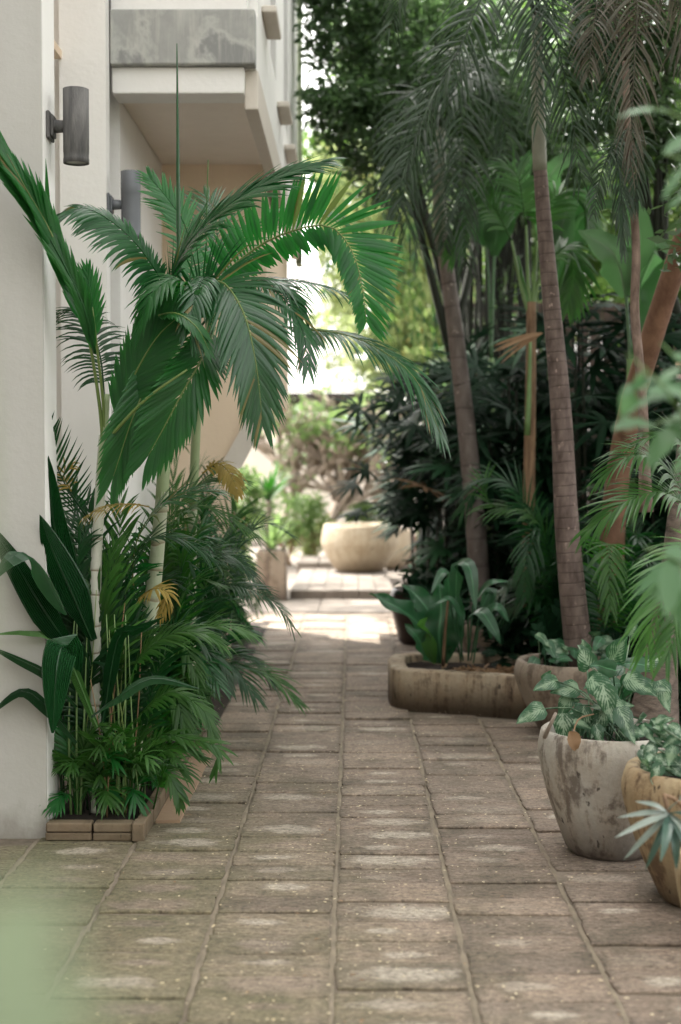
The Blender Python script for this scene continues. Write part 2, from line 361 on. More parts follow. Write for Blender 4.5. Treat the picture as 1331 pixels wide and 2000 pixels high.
# pavers: each stone has its own tone, worn pale middle, moss towards the near left, grit
def _paver():
    m, N, L, B, O = nt('worn_paver'); oi = N.new('ShaderNodeObjectInfo'); co = objc(N); ge = N.new('ShaderNodeNewGeometry')
    rnd = oi.outputs['Random']; wp = ge.outputs['Position']
    off = N.new('ShaderNodeCombineXYZ'); L.new(math_(N, L, 'MULTIPLY', rnd, 37), off.inputs[0]); L.new(math_(N, L, 'MULTIPLY', rnd, 91), off.inputs[1])
    av = N.new('ShaderNodeVectorMath'); av.operation = 'ADD'; L.new(co, av.inputs[0]); L.new(off.outputs[0], av.inputs[1]); pc = av.outputs[0]
    b = ramp(N, L, rnd, [(0, (.145, .107, .082)), (.25, (.225, .168, .128)), (.5, (.180, .138, .106)), (.75, (.265, .198, .150)), (1, (.31, .235, .180))])
    n1 = noise(N, L, mapping(N, L, pc, (1, 3, 1)), 7, 6, .65); b = mixc(N, L, ramp(N, L, n1, [(.35, 0.), (.7, .7)]), b, (.26, .21, .17))
    sx = N.new('ShaderNodeSeparateXYZ'); L.new(co, sx.inputs[0])
    r1 = math_(N, L, 'FRACT', math_(N, L, 'MULTIPLY', rnd, 13.7)); r2 = math_(N, L, 'FRACT', math_(N, L, 'MULTIPLY', rnd, 29.3))
    ex = math_(N, L, 'DIVIDE', math_(N, L, 'ADD', sx.outputs[0], math_(N, L, 'MULTIPLY_ADD', r1, .10, -.05)), .125)
    ey = math_(N, L, 'DIVIDE', math_(N, L, 'ADD', sx.outputs[1], math_(N, L, 'MULTIPLY_ADD', r2, .03, -.015)), .052)
    rr = math_(N, L, 'SQRT', math_(N, L, 'ADD', math_(N, L, 'MULTIPLY', ex, ex), math_(N, L, 'MULTIPLY', ey, ey)))
    rr = math_(N, L, 'MULTIPLY', rr, math_(N, L, 'MULTIPLY_ADD', math_(N, L, 'FRACT', math_(N, L, 'MULTIPLY', rnd, 71.9)), 1.1, .55)); rr = math_(N, L, 'ADD', rr, math_(N, L, 'MULTIPLY_ADD', noise(N, L, pc, 11, 5, .65), 1.7, -.8))
    el = ramp(N, L, rr, [(.55, 1.), (1.25, 0.)])
    sel = ramp(N, L, math_(N, L, 'FRACT', math_(N, L, 'MULTIPLY', rnd, 53.1)), [(.35, .0), (.80, .75)])
    blo = noise(N, L, wp, 3.2, 6, .65, .5); b = mixc(N, L, ramp(N, L, blo, [(.38, .55), (.52, 0.)]), b, (.085, .072, .05)); b = mixc(N, L, ramp(N, L, blo, [(.55, 0.), (.70, .5)]), b, (.30, .24, .19))
    b = mixc(N, L, math_(N, L, 'MULTIPLY', el, sel), b, (.44, .385, .32))
    # edge grime
    eg = math_(N, L, 'MAXIMUM', math_(N, L, 'DIVIDE', math_(N, L, 'ABSOLUTE', sx.outputs[0]), .18), math_(N, L, 'DIVIDE', math_(N, L, 'ABSOLUTE', sx.outputs[1]), .1))
    b = mixc(N, L, ramp(N, L, math_(N, L, 'ADD', eg, math_(N, L, 'MULTIPLY_ADD', n1, .4, -.2)), [(.84, 0.), (1.04, .4)]), b, (.085, .066, .05))
    # moss
    s2 = N.new('ShaderNodeSeparateXYZ'); L.new(wp, s2.inputs[0])
    mo = math_(N, L, 'MULTIPLY_ADD', s2.outputs[0], -.9, math_(N, L, 'MULTIPLY_ADD', s2.outputs[1], -.28, 1.55))
    mo = math_(N, L, 'MULTIPLY', math_(N, L, 'ADD', mo, math_(N, L, 'MULTIPLY_ADD', noise(N, L, wp, 2.6, 5, .6), 1.8, -.9)), 1, clamp=True)
    b = mixc(N, L, math_(N, L, 'MULTIPLY', mo, math_(N, L, 'MULTIPLY_ADD', el, -.4, .55)), b, (.125, .125, .055))
    g = noise(N, L, pc, 70, 4, .75); b = mixc(N, L, .6, b, mixc(N, L, ramp(N, L, g, [(.3, 0.), (.7, 1.)]), (.12, .12, .12), (.88, .88, .88)), 'OVERLAY'); gm = noise(N, L, mapping(N, L, pc, (1, 2.2, 1)), 22, 5, .7); b = mixc(N, L, .5, b, mixc(N, L, ramp(N, L, gm, [(.35, 0.), (.65, 1.)]), (.22, .22, .22), (.8, .8, .8)), 'OVERLAY')
    pit = noise(N, L, mapping(N, L, pc, (1, 2.5, 1)), 30, 3, .6); b = mixc(N, L, ramp(N, L, pit, [(.60, 0.), (.66, .75)]), b, (.05, .036, .026))
    L.new(b, B.inputs['Base Color']); B.inputs['Roughness'].default_value = .82
    bump(N, L, math_(N, L, 'ADD', math_(N, L, 'ADD', math_(N, L, 'MULTIPLY', g, .5), gm), n1), .7, .008, B); return m
M['paver'] = _paver()
def _mortar():
    m, N, L, B, O = nt('mortar'); co = objc(N); n1 = noise(N, L, co, 4, 6, .65); n2 = noise(N, L, co, 60, 3, .6)
    b = mixc(N, L, ramp(N, L, n1, [(.35, 0.), (.65, 1.)]), (.11, .088, .064), (.26, .215, .17))
    b = mixc(N, L, .5, b, mixc(N, L, n2, (.2, .2, .2), (.8, .8, .8)), 'OVERLAY')
    L.new(b, B.inputs['Base Color']); B.inputs['Roughness'].default_value = .95; bump(N, L, n2, .6, .008, B); return m
M['mortar'] = _mortar()
M['earth'] = plain('earth', (.05, .04, .03), .95, var=.4)
M['hero'] = leaf_mat('palm_leaf_bright', (.008, .075, .018), (.024, .140, .028), .33, .34, (.03, .50, .03), .4, dry=((.16, .13, .045), .02))
M['hero2'] = leaf_mat('palm_leaf_bluegreen', (.010, .052, .018), (.026, .098, .034), .27, .22, (.03, .40, .05), .55, dry=((.16, .13, .045), .03))
M['pleat'] = leaf_mat('pleated_leaf', (.008, .058, .014), (.020, .110, .022), .36, .30, (.04, .42, .02), .35)
M['dkpleat'] = leaf_mat('pleated_leaf_dark', (.005, .026, .009), (.010, .048, .015), .30, .22, (.02, .24, .03), .3)
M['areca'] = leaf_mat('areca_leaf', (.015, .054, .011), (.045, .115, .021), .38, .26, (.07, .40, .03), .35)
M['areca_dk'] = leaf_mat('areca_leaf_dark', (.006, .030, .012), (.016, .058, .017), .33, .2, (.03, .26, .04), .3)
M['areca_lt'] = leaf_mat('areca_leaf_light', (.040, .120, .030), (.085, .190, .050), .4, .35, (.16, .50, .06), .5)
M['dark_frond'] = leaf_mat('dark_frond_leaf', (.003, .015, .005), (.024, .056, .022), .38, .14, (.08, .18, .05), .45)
M['brown_frond'] = leaf_mat('browning_frond_leaf', (.040, .044, .028), (.090, .072, .048), .5, .12, (.12, .10, .05), .4)
M['dry'] = leaf_mat('dry_frond', (.20, .15, .035), (.30, .22, .05), .6, .25, (.5, .36, .06), .3)
M['drybrown'] = leaf_mat('dry_brown_leaf', (.22, .13, .07), (.34, .22, .13), .7, .2, (.4, .25, .14), .3)
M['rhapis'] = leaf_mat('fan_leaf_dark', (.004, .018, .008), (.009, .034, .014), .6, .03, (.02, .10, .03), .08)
M['banana'] = leaf_mat('banana_leaf', (.12, .235, .115), (.20, .33, .18), .36, .5, (.16, .46, .12), .5, stripe=.6)
M['bananadk'] = leaf_mat('banana_leaf_dark', (.05, .14, .05), (.09, .20, .08), .36, .4, (.08, .30, .06), .5, stripe=.5)
M['nest'] = leaf_mat('nest_fern_leaf', (.014, .062, .028), (.036, .115, .052), .34, .2, (.06, .30, .08), .6, stripe=.7)
M['syng'] = leaf_mat('variegated_leaf', (.010, .052, .020), (.022, .085, .034), .38, .2, (.08, .30, .1), .5, variegated=((.24, .34, .22), 55, 22))
M['synglt'] = leaf_mat('pale_variegated_leaf', (.015, .062, .026), (.034, .10, .044), .4, .2, (.1, .34, .12), .5, variegated=((.34, .44, .32), 45, 30))
M['silver'] = leaf_mat('silver_leaf', (.15, .19, .165), (.27, .31, .275), .4, .1, (.3, .4, .3), .5)
M['silverdk'] = leaf_mat('silver_dark_leaf', (.03, .075, .06), (.07, .13, .10), .35, .1, (.1, .2, .1), .6)
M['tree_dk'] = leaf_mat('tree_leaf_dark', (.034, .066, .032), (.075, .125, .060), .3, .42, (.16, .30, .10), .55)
M['tree_mid'] = leaf_mat('tree_leaf_mid', (.05, .10, .03), (.10, .165, .055), .42, .45, (.22, .42, .06), .4)
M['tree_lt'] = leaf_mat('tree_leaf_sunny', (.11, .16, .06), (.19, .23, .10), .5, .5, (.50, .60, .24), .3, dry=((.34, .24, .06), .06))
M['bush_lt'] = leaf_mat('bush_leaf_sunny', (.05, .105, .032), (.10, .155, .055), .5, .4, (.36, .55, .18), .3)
M['near'] = leaf_mat('near_leaf', (.27, .32, .235), (.33, .38, .29), .45, .4, (.36, .48, .28), .4)
M['near_r'] = leaf_mat('near_leaf_right', (.075, .16, .085), (.15, .25, .145), .45, .35, (.22, .50, .18), .4)
M['stem_g'] = plain('green_stem', (.13, .22, .075), .5)
M['stem_dk'] = plain('dark_stem', (.012, .016, .008), .85, var=.4)
M['petiole'] = plain('yellow_green_petiole', (.12, .18, .045), .5)
M['shaft'] = plain('crown_shaft', (.27, .34, .18), .5, var=.12)
M['shaft_grey'] = plain('weathered_crown_shaft', (.20, .20, .15), .6, var=.35)
M['ptrunk'] = trunk_mat('pale_ringed_trunk', (.34, .36, .29), (.50, .50, .44), (.20, .15, .09), 14, .8, False)
M['ptrunk2'] = trunk_mat('green_ringed_trunk', (.27, .33, .20), (.40, .42, .32), (.20, .14, .08), 11, .75, False)
M['trunk1'] = trunk_mat('grey_brown_palm_trunk', (.12, .095, .085), (.20, .165, .15), (.045, .032, .028), 17, .6)
M['trunk2'] = trunk_mat('red_brown_palm_trunk', (.065, .042, .035), (.175, .13, .112), (.025, .016, .013), 46, .42)
M['fibre'] = bark('fibrous_trunk', (.10, .055, .03), (.30, .19, .11))
M['vine'] = bark('gnarled_trunk', (.10, .065, .05), (.27, .19, .155), (12, 12, 5))
M['orange'] = bark('orange_brown_bark', (.13, .065, .04), (.27, .15, .095), (5, 5, 3))
M['oldbark'] = bark('old_palm_base', (.07, .055, .045), (.20, .155, .13), (6, 6, 16))
M['frangi'] = bark('pale_branch', (.20, .16, .13), (.34, .28, .23), (5, 5, 3))
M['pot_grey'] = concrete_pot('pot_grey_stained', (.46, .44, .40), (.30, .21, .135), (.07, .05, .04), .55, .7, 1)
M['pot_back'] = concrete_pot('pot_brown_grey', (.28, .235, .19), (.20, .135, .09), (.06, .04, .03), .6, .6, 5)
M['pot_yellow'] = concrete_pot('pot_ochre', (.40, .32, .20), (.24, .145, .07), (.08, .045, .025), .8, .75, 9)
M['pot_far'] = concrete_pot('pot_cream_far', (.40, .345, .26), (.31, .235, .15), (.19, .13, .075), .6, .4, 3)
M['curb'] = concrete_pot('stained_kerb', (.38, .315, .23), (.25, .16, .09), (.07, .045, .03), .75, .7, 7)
M['brownpot'] = plain('dark_brown_glaze', (.035, .02, .016), .35)
M['brick'] = concrete_pot('planter_brick', (.34, .26, .18), (.30, .17, .10), (.09, .07, .04), .5, .4, 2)
M['pad'] = plaster('pink_concrete', (.44, .30, .21), (.3, .2, .13), amt=.4, scale=3, streak=1.0)
M['petal'] = leaf_mat('fallen_petal', (.58, .46, .26), (.75, .64, .45), .6, .1)
M['lamp'] = bark('lamp_metal_weathered', (.055, .055, .055), (.14, .135, .13), (10, 10, 2))
M['lampb'] = plain('lamp_metal_bluegrey', (.13, .14, .155), .5)
M['lens'] = plain('lamp_glass', (.35, .34, .31), .3)
M['farwall'] = plaster('far_white_wall', (.46, .45, .455), amt=.1)
M['fenceb'] = bark('brown_plank', (.035, .024, .018), (.075, .05, .038), (3, 3, 20))
M['fencer'] = bark('red_brown_plank', (.16, .09, .065), (.28, .17, .12), (3, 3, 20))

# ------------------------------------------------------------ ground
mb = MB(); mb.add([(-60, -30, -.03), (60, -30, -.03), (60, 150, -.03), (-60, 150, -.03)], [(0, 1, 2, 3)])
tag(mb.build('ground', M['earth']), kind='structure')
mb = MB(); mb.add([(-3.4, -1, -.009), (3.2, -1, -.009), (3.2, 13.1, -.009), (-3.4, 13.1, -.009)], [(0, 1, 2, 3)])
path = tag(mb.build('path', M['mortar']), kind='structure')
mb = MB(); mb.add([(-6, 13.1, -.012), (6, 13.1, -.012), (6, 34, -.012), (-6, 34, -.012)], [(0, 1, 2, 3)])
court = tag(mb.build('courtyard', M['pale_floor']), kind='structure')
rg = random.Random(5); random.seed(5)
CW = .372
variants = {}
for wd in (.356,):
    for dp in (.145, .165, .19):
        for k in range(4):
            mb = MB(); v = []; b = .004
            outl = []
            for (ax, ay, bx, by) in ((-1, -1, 1, -1), (1, -1, 1, 1), (1, 1, -1, 1), (-1, 1, -1, -1)):
                for q in range(4):
                    t = (q + .04 if q == 0 else q) / 4
                    x = (ax + (bx - ax) * t) * wd / 2; y = (ay + (by - ay) * t) * dp / 2
                    outl.append((x + random.uniform(-.0045, .0045), y + random.uniform(-.005, .005)))
            n = len(outl)
            rings = [[(x, y, -.04) for x, y in outl], [(x, y, -b) for x, y in outl], [(x * (1 - .006 / wd * 2), y * (1 - .006 / dp * 2), -random.uniform(0, .002)) for x, y in outl]]
            v = [p for r_ in rings for p in r_] + [(0, 0, random.uniform(-.001, .0015))]
            f = [(r_ * n + i, r_ * n + (i + 1) % n, (r_ + 1) * n + (i + 1) % n, (r_ + 1) * n + i) for r_ in range(2) for i in range(n)]
            f += [(2 * n + i, 2 * n + (i + 1) % n, 3 * n) for i in range(n)]
            me = bpy.data.meshes.new('paver'); me.from_pydata(v, [], f); me.materials.append(M['paver']); variants.setdefault(dp, []).append(me)
def in_planter(x, y):
    if x > .13 and 8.65 > y > 7.98 - .43 * (x - .2) - .05: return True
    if x > .62 and y > 8.6: return True
    if x < -.62 and y > 5.5 + .2: return True
    if x < -1.0 and y > 5.2: return True
    return False
npv = 0; past = []
for k in range(-4, 5):
    x = -.057 + CW * k + CW / 2; y = 2.2 + rg.uniform(0, .15)
    while y < 12.9:
        dp = rg.choice((.145, .165, .165, .19, .19)) if y > 6 else rg.choice((.165, .165, .19))
        yc = y + dp / 2
        vis = abs((x * FPX / yc + 690) - 665) < 665 + 190 * 4 / yc
        if vis and not in_planter(x, yc) and 2.9 < yc:
            o = link('paver', rg.choice(variants[dp]), path); o.location = (x + rg.uniform(-.003, .003), yc, rg.uniform(-.007, .005))
            o.rotation_euler = (rg.uniform(-.014, .014), rg.uniform(-.008, .008), rg.uniform(-.01, .01) + rg.choice((0, math.pi))); npv += 1
            past.append(o)
        y += dp + rg.choice((.002, .004, .006, .009))
past.sort(key=lambda o: o.location.y)
if npv > 300:      # the farthest, smallest courses are joined
    mb = MB()
    for o in past[299:]:
        mw = Matrix.Translation(o.location) @ o.rotation_euler.to_matrix().to_4x4(); mb.add([mw @ v.co for v in o.data.vertices], [tuple(p.vertices) for p in o.data.polygons]); bpy.data.objects.remove(o)
    tag(mb.build('far_pavers', M['paver'], path, smooth=False), kind='stuff')
# ridge-like mortar lines between the columns
mb = MB()
for k in range(-4, 6):
    x = -.057 + CW * k
    y1 = 12.9 if -2 <= k <= 0 else (7.7 if k > 0 else 5.3)
    pts = [Vector((x + rg.uniform(-.002, .002), 2.5 + (y1 - 2.5) * i / 60, -.0045 + rg.uniform(-.004, .0015))) for i in range(61)]
    v = [q + Vector((s * (.009 if s else 0), 0, -.004 if s else 0)) for q in pts for s in (-1, 0, 1)]
    mb.add(v, [(i * 3 + a, i * 3 + a + 1, i * 3 + 4 + a, i * 3 + 3 + a) for i in range(60) for a in (0, 1)])
M['ridge'] = plain('mortar_ridge', (.23, .19, .14), .95, var=.6)
mb.build('mortar_joint', M['ridge'], path)
# fallen petals and seeds
g = np.random.default_rng(3); n = 2600
X = g.uniform(-1.2, 1.3, n) * .5 + .5 * (g.normal(size=n) * .12 + g.choice([-.95, -.44, -.06, .31, .69, 1.0, .3, -.5], n)); Y = 3.0 + 9.5 * g.uniform(0, 1, n) ** 1.1; A = g.uniform(0, 6.28, n); S = .0026 + .0062 * g.uniform(0, 1, n) ** 1.8
V = []
for q, (dx, dy, dz) in enumerate(((-1, 0, 0), (0, -.6, .3), (1, 0, .1), (0, .6, .3))):
    V.append(np.stack([X + S * (dx * np.cos(A) - dy * np.sin(A)), Y + S * (dx * np.sin(A) + dy * np.cos(A)), .0075 + S * dz * .6], 1))
V = np.stack(V, 1).reshape(-1, 3); F = (np.arange(n) * 4)[:, None] + np.array([[0, 1, 2, 3]])
tag(np_mesh('fallen_petals', V, F, M['petal']), 'tiny pale yellow petals and seeds littered over the paved path', 'petals', kind='stuff')
n = 150; X = g.uniform(-1.0, 1.2, n); Y = 3.1 + 9 * g.uniform(0, 1, n) ** 1.3; A = g.uniform(0, 6.28, n); S = g.uniform(.006, .016, n); V = []
for q, (dx, dy, dz) in enumerate(((-1, 0, 0), (0, -.35, .3), (1, 0, .25), (0, .35, .3))):
    V.append(np.stack([X + S * (dx * np.cos(A) - dy * np.sin(A)), Y + S * (dx * np.sin(A) + dy * np.cos(A)), .003 + S * dz * .6], 1))
V = np.stack(V, 1).reshape(-1, 3); F = (np.arange(n) * 4)[:, None] + np.array([[0, 1, 2, 3]])
tag(np_mesh('leaf_crumbs', V, F, M['drybrown']), 'small curled brown leaf crumbs scattered on the pavers', 'leaf litter', kind='stuff')
# light courtyard slabs seen far off
mb = MB()
for i in range(5):
    for j in range(6):
        m2 = MB(); bevbox(m2, -1.55 + i * .62, -.945 + i * .62, 13.15 + j * .42, 13.56 + j * .42, -.03, .0, .005); m2.build('slab', M['pale_floor'], court, smooth=False)

# ------------------------------------------------------------ building
B0 = thing('courtyard_house', 'beige and white two storey house with a stained concrete balcony band, left of the path', 'house', (-1.5, 6, 0))
def part(name, mat, boxes, parent, label=None, bev=False):
    mb = MB()
    for b in boxes:
        if bev: bevbox(mb, *b, .006)
        else: mb.add(*boxv(*b))
    o = mb.build(name, mat, parent, smooth=False)
    if label: o['label'] = label
    return o
wl1 = part('wall', M['beige'], [(-6, -1.142, 5.25, 5.262, -.02, 7.3)], B0, 'beige front wall face')
part('pier', M['white'], [(-6, -1.14, 5.2625, 5.47, -.02, 7.3)], B0)
part('pier', M['white'], [(-6, -1.415, 6.98, 7.1, -.02, 7.3), (-1.4145, -1.19, 6.9, 7.0, -.02, 7.3)], B0)
part('wall', M['cream'], [(-6, -1.62, 5.472, 6.978, -.02, 7.3)], B0)
part('ledge', M['tan'], [(-1.60, -1.40, 5.6, 6.9, 3.33, 3.37)], B0)
bal = part('balcony_band', M['fascia'], [(-1.188, -.479, 7.002, 7.10, 3.335, 3.60)], B0, 'water stained grey concrete band', bev=True)
part('balcony_beam', M['white'], [(-1.188, -.535, 7.05, 7.25, 3.205, 3.333)], B0, bev=True)
part('parapet', M['white'], [(-1.188, -.52, 7.05, 7.2, 3.602, 4.7)], B0)
part('soffit', M['soffit'], [(-1.186, -.54, 7.252, 10.6, 3.24, 3.33)], B0)
# edge beam running away along the balcony side, stained lower edge
part('side_beam', M['cream'], [(-.539, -.47, 7.11, 12.4, 3.14, 3.333)], B0, bev=True)
part('side_wall', M['white'], [(-.60, -.478, 7.205, 8.3, 3.602, 7.3), (-.60, -.478, 8.9, 9.9, 3.335, 7.3), (-.60, -.478, 10.5, 12.3, 3.335, 7.3),
                               (-.60, -.478, 8.3, 8.9, 5.2, 7.3), (-.60, -.478, 9.9, 10.5, 5.2, 7.3), (-.60, -.478, 8.3, 8.9, 3.335, 3.75), (-.60, -.478, 9.9, 10.5, 3.335, 3.75), (-.60, -.478, 7.105, 8.3, 3.335, 3.6015)], B0)
for y0 in (8.3, 9.9):
    f = part('window', M['dkwood'], [(-.59, -.53, y0, y0 + .04, 3.75, 5.2), (-.59, -.53, y0 + .56, y0 + .6, 3.75, 5.2), (-.59, -.53, y0 + .04, y0 + .56, 3.75, 3.8)], B0)
    part('pane', M['glass'], [(-.57, -.56, y0 + .04, y0 + .56, 3.8, 5.2)], f)
for (y0, z) in ((7.5, 3.74), (9.0, 3.62), (9.9, 3.55), (11.2, 3.6)):
    m2 = MB(); bevbox(m2, -.478, -.40, y0, y0 + .5, z, z + .035, .006); m2.build('sun_fin', M['cream'], B0, smooth=False)
part('corner_post', plain('mossy_green_paint', (.13, .16, .10), .7, var=.3), [(-.50, -.445, 12.35, 12.6, 3.1, 7.3)], B0, 'greenish mossy corner post')
# back wall of the covered bay with the sloping underside of a stair at its right
mb = MB(); yb, yt = 8.9, 9.05
prof = [(P(205, 1400, yb).x, 0), (P(448, 1400, yb).x, 0), (P(448, 915, yb).x, P(448, 915, yb).z), (P(520, 770, yb).x, P(520, 770, yb).z), (P(520, 300, yb).x, 3.24), (P(205, 300, yb).x, 3.24)]
k = len(prof); mb.add([(x, yb, z) for x, z in prof] + [(x, yt, z) for x, z in prof], [tuple(range(k)), tuple(range(2 * k - 1, k - 1, -1))] + [(i, i + k, (i + 1) % k + k, (i + 1) % k) for i in range(k)])
mb.build('bay_wall', M['tan'], B0, smooth=False)
mb = MB(); a = [(405, 905), (440, 905), (512, 770), (480, 770)]
q1 = [P(x, y, 8.86) for x, y in ((428, 915), (470, 915), (545, 775), (506, 775))]; q2 = [p + Vector((0, .03, 0)) for p in q1]
mb.add(q1 + q2, [(0, 1, 2, 3), (7, 6, 5, 4), (0, 4, 5, 1), (1, 5, 6, 2), (2, 6, 7, 3), (3, 7, 4, 0)])
mb.build('stair_string', M['cream'], B0, smooth=False)
part('side_wall_lower', M['tan'], [(-.66, -.56, 9.06, 12.3, P(0, 770, 9.06).z, 3.14)], B0)
m2 = MB(); lathe(m2, P(244, 232, 8.0), [(.075, -.0), (.075, -.02), (.05, -.035), (.0, -.036)], 24); m2.build('ceiling_lamp', M['cream'], B0)
# masses closing the house; unseen upper storeys and near wing added to shade path
part('house_shading_body', M['white'], [(-8, -.60, 7.2, 12.3, 7.3, 9.6), (-8, -1.19, 7.3, 8.9, -.02, 7.3), (-8, -.62, 9.3, 12.3, 3.35, 7.3), (-8, -1.3, 9.06, 12.3, 0, 3.35)], B0)
part('house_shading_body', M['beige'], [(-8, -1.20, 5.3, 7.19, 7.3, 9.6), (-8, -2.6, -5, 5.24, -.02, 9.6)], B0)
part('under_stair', M['dkwood'], [(-1.7, -1.02, 9.6, 12.2, 0, 1.75)], B0, 'dark doorway under the stair')
hb = thing('rear_sky_blocker', 'long beige house front added unseen behind the viewer to block low sky light', 'house', (0, -9, 0))  # added out of view so less sky light arrives from the front
part('wall', M['beige'], [(-9, 12, -9.3, -9, -.02, 7.0)], hb); part('roof', M['dkwood'], [(-9.4, 12.4, -9.9, -8.4, 7.002, 7.25)], hb)
# wall lamps
def wall_lamp(label, c, r, h, zoff, mat, platex, joint):
    t = thing('wall_lamp', label, 'lamp', c, 'cylinder lamps on the house piers')
    x, y, z = c
    mb = MB(); prof = [(r * .86, -h / 2 + .01), (r * .9, -h / 2), (r, -h / 2 + .001), (r, -h / 2 + .018), (r * .985, -h / 2 + .02), (r * .985, zoff), (r, zoff + .002), (r, h / 2 - .001), (r * .93, h / 2), (r * .9, h / 2 - .02), (0, h / 2 - .02)]
    lathe(mb, c, prof, 40); mb.build('body', mat, t)
    mb = MB(); lathe(mb, (x, y, z - h / 2 + .006), [(r * .85, .004), (r * .85, .0), (0, -.001)], 32); mb.build('lens', M['lens'], t)
    mb = MB(); tube(mb, [Vector((platex + .01, y, z)), Vector((x - r * .9, y, z))], [.026, .022], 12); mb.build('arm', mat, t)
    mb = MB(); bevbox(mb, platex, platex + .012, y - .05, y + .05, z - .05, z + .05, .003); bevbox(mb, platex + .0121, platex + .022, y - .035, y + .035, z - .04, z + .04, .003); mb.build('wall_plate', mat, t, smooth=False)
c1 = P(149, 247, 5.36); wall_lamp('weathered black cylinder wall lamp fixed to the nearer white pier, upper of the two lamps', tuple(c1), .048, .277, -.1, M['lamp'], -1.139, 0)
c2 = P(256, 400, 6.95); wall_lamp('blue grey cylinder wall lamp behind the palm tips, lower of the two lamps', tuple(c2), .048, .32, .05, M['lampb'], -1.189, 0)

# ------------------------------------------------------------ left planter
pl = thing('brick_planter', 'low brick planter box at the foot of the beige wall, holding the tall palms', 'planter', (-.96, 5.3, 0))
random.seed(2)
for z0, z1, zz in ((0.0, .028, 0), (.031, .064, 1)):
    for (x0, x1) in ((-1.135, -.965), (-.96, -.815)):
        m2 = MB(); bevbox(m2, x0 + .003 * zz, x1, 5.19, 5.25, z0, z1, .004, .0015); m2.build('brick', M['brick'], pl, smooth=False)
m2 = MB(); bevbox(m2, -.812, -.768, 5.175, 5.25, 0, .068, .004, .0015); m2.build('brick', M['brick'], pl, smooth=False)
for i in range(12):
    m2 = MB(); bevbox(m2, -.81, -.768, 5.256 + i * .175, 5.427 + i * .175, 0, .062, .004, .0015); m2.build('brick', M['brick'], pl, smooth=False)
part('soil', M['soil'], [(-1.135, -.812, 5.255, 7.35, -.01, .045)], pl)
part('planter_pad', M['pad'], [(-.766, -.672, 5.47, 6.9, -.02, .006)], path, 'pinkish concrete strip beside the planter')
bed = MB(); bed.add([(-1.6, 7.37, .002), (-.72, 7.37, .002), (-.72, 12.3, .002), (-1.6, 12.3, .002)], [(0, 1, 2, 3)]); tag(bed.build('soil_bed', M['soil']), kind='structure')

# ------------------------------------------------------------ tall palms on the left
GP = 'tall slender palms rising from the brick planter'
def palm(name, label, group, tr, r0, r1, mat, shaft=None, n=40):
    t = thing(name, label, 'palm tree', tuple(Vector(tr[0])), group)
    c = catmull(tr, n); mb = MB()
    tube(mb, c, [(r0 + (r1 - r0) * i / n) * (1 + (.35 * max(0, 1 - i / 4))) for i in range(n + 1)], 14); mb.build('trunk', mat, t, uv=True)
    if shaft:
        mb = MB(); s = catmull(shaft[0], 12); tube(mb, s, lambda u: shaft[1] * (1 - .35 * u) * (1 + .12 * math.sin(u * 3.1)), 12); mb.build('crown_shaft', M['shaft'] if Vector(tr[0]).x < 0 else M['shaft_grey'], t)
    return t
pa = palm('slender_palm', 'pale ringed palm nearest the beige wall, its leaves folded tall and pleated', GP, PP([(193, 1600, 5.45), (188, 1400, 5.45), (187, 1150, 5.45), (196, 960, 5.45), (203, 850, 5.45)]), .027, .019, M['ptrunk'])
pb = palm('slender_palm', 'thick green ringed palm with a pale crown shaft, in the middle of the planter clump', GP, PP([(258, 1540, 5.75), (268, 1380, 5.75), (300, 1150, 5.75), (318, 960, 5.75)]), .042, .026, M['ptrunk2'], (PP([(316, 985, 5.75), (326, 830, 5.75), (340, 700, 5.75), (352, 620, 5.75)]), .0265))
pc = palm('slender_palm', 'thin ringed palm farthest from the wall, with fronds arching over the path', GP, PP([(372, 1340, 6.6), (374, 1150, 6.5), (377, 960, 6.4)]), .026, .021, M['ptrunk2'], (PP([(377, 990, 6.4), (386, 800, 6.3), (400, 700, 6.1), (415, 600, 5.9)]), .021))
mb = MB(); tube(mb, catmull(PP([(199, 930, 5.45), (204, 850, 5.43), (210, 770, 5.4)]), 10), lambda t: .0215 * (1 - .55 * t), 10); mb.build('crown_shaft', M['shaft'], pa)
random.seed(11)
# big overhead arching fronds of the middle palm
H = dict(hero=True, rmat=M['petiole'])
frond(pb, M['hero2'], PP([(352, 640, 5.7), (330, 570, 5.6), (365, 480, 5.5), (440, 405, 5.4), (530, 350, 5.35), (622, 318, 5.3)]), .26, .022, 60, (-.1, -.6, .8), (34, 10), .55, 0, .12, r0=.0068, rmat=M['petiole'])
frond(pb, M['hero'], PP([(360, 640, 5.7), (420, 555, 5.7), (500, 485, 5.7), (575, 450, 5.65), (645, 442, 5.6), (688, 490, 5.55), (708, 560, 5.5), (716, 630, 5.5)]), .25, .027, 60, (-.05, -1, .2), (80, 34), .18, .05, .2, r0=.0068, asym=(1.0, .55), jit=.7, fold=-.22, prof='wide', gap=.02, **H)
frond(pb, M['hero2'], PP([(360, 650, 5.7), (388, 572, 5.5), (432, 550, 5.35), (474, 606, 5.25), (497, 690, 5.2), (508, 770, 5.2), (512, 820, 5.2)]), .27, .024, 58, (.05, -1, .35), (64, 18), .6, .1, .18, r0=.0068, jit=.75, **H)
frond(pb, M['hero2'], PP([(350, 650, 5.7), (322, 560, 5.6), (270, 480, 5.5), (215, 430, 5.45), (160, 405, 5.4), (112, 420, 5.4)]), .22, .019, 52, (-.1, -.75, .8), (66, 26), .9, .0, .18, r0=.006, jit=.6, asym=(1, .42), rmat=M['petiole'])
frond(pb, M['hero'], PP([(352, 640, 5.7), (375, 520, 5.9), (362, 440, 6.0), (330, 390, 6.05), (292, 345, 6.1)]), .17, .019, 36, (.3, -1, .3), (55, 18), .4, .05, .3, r0=.007, rmat=M['petiole'])
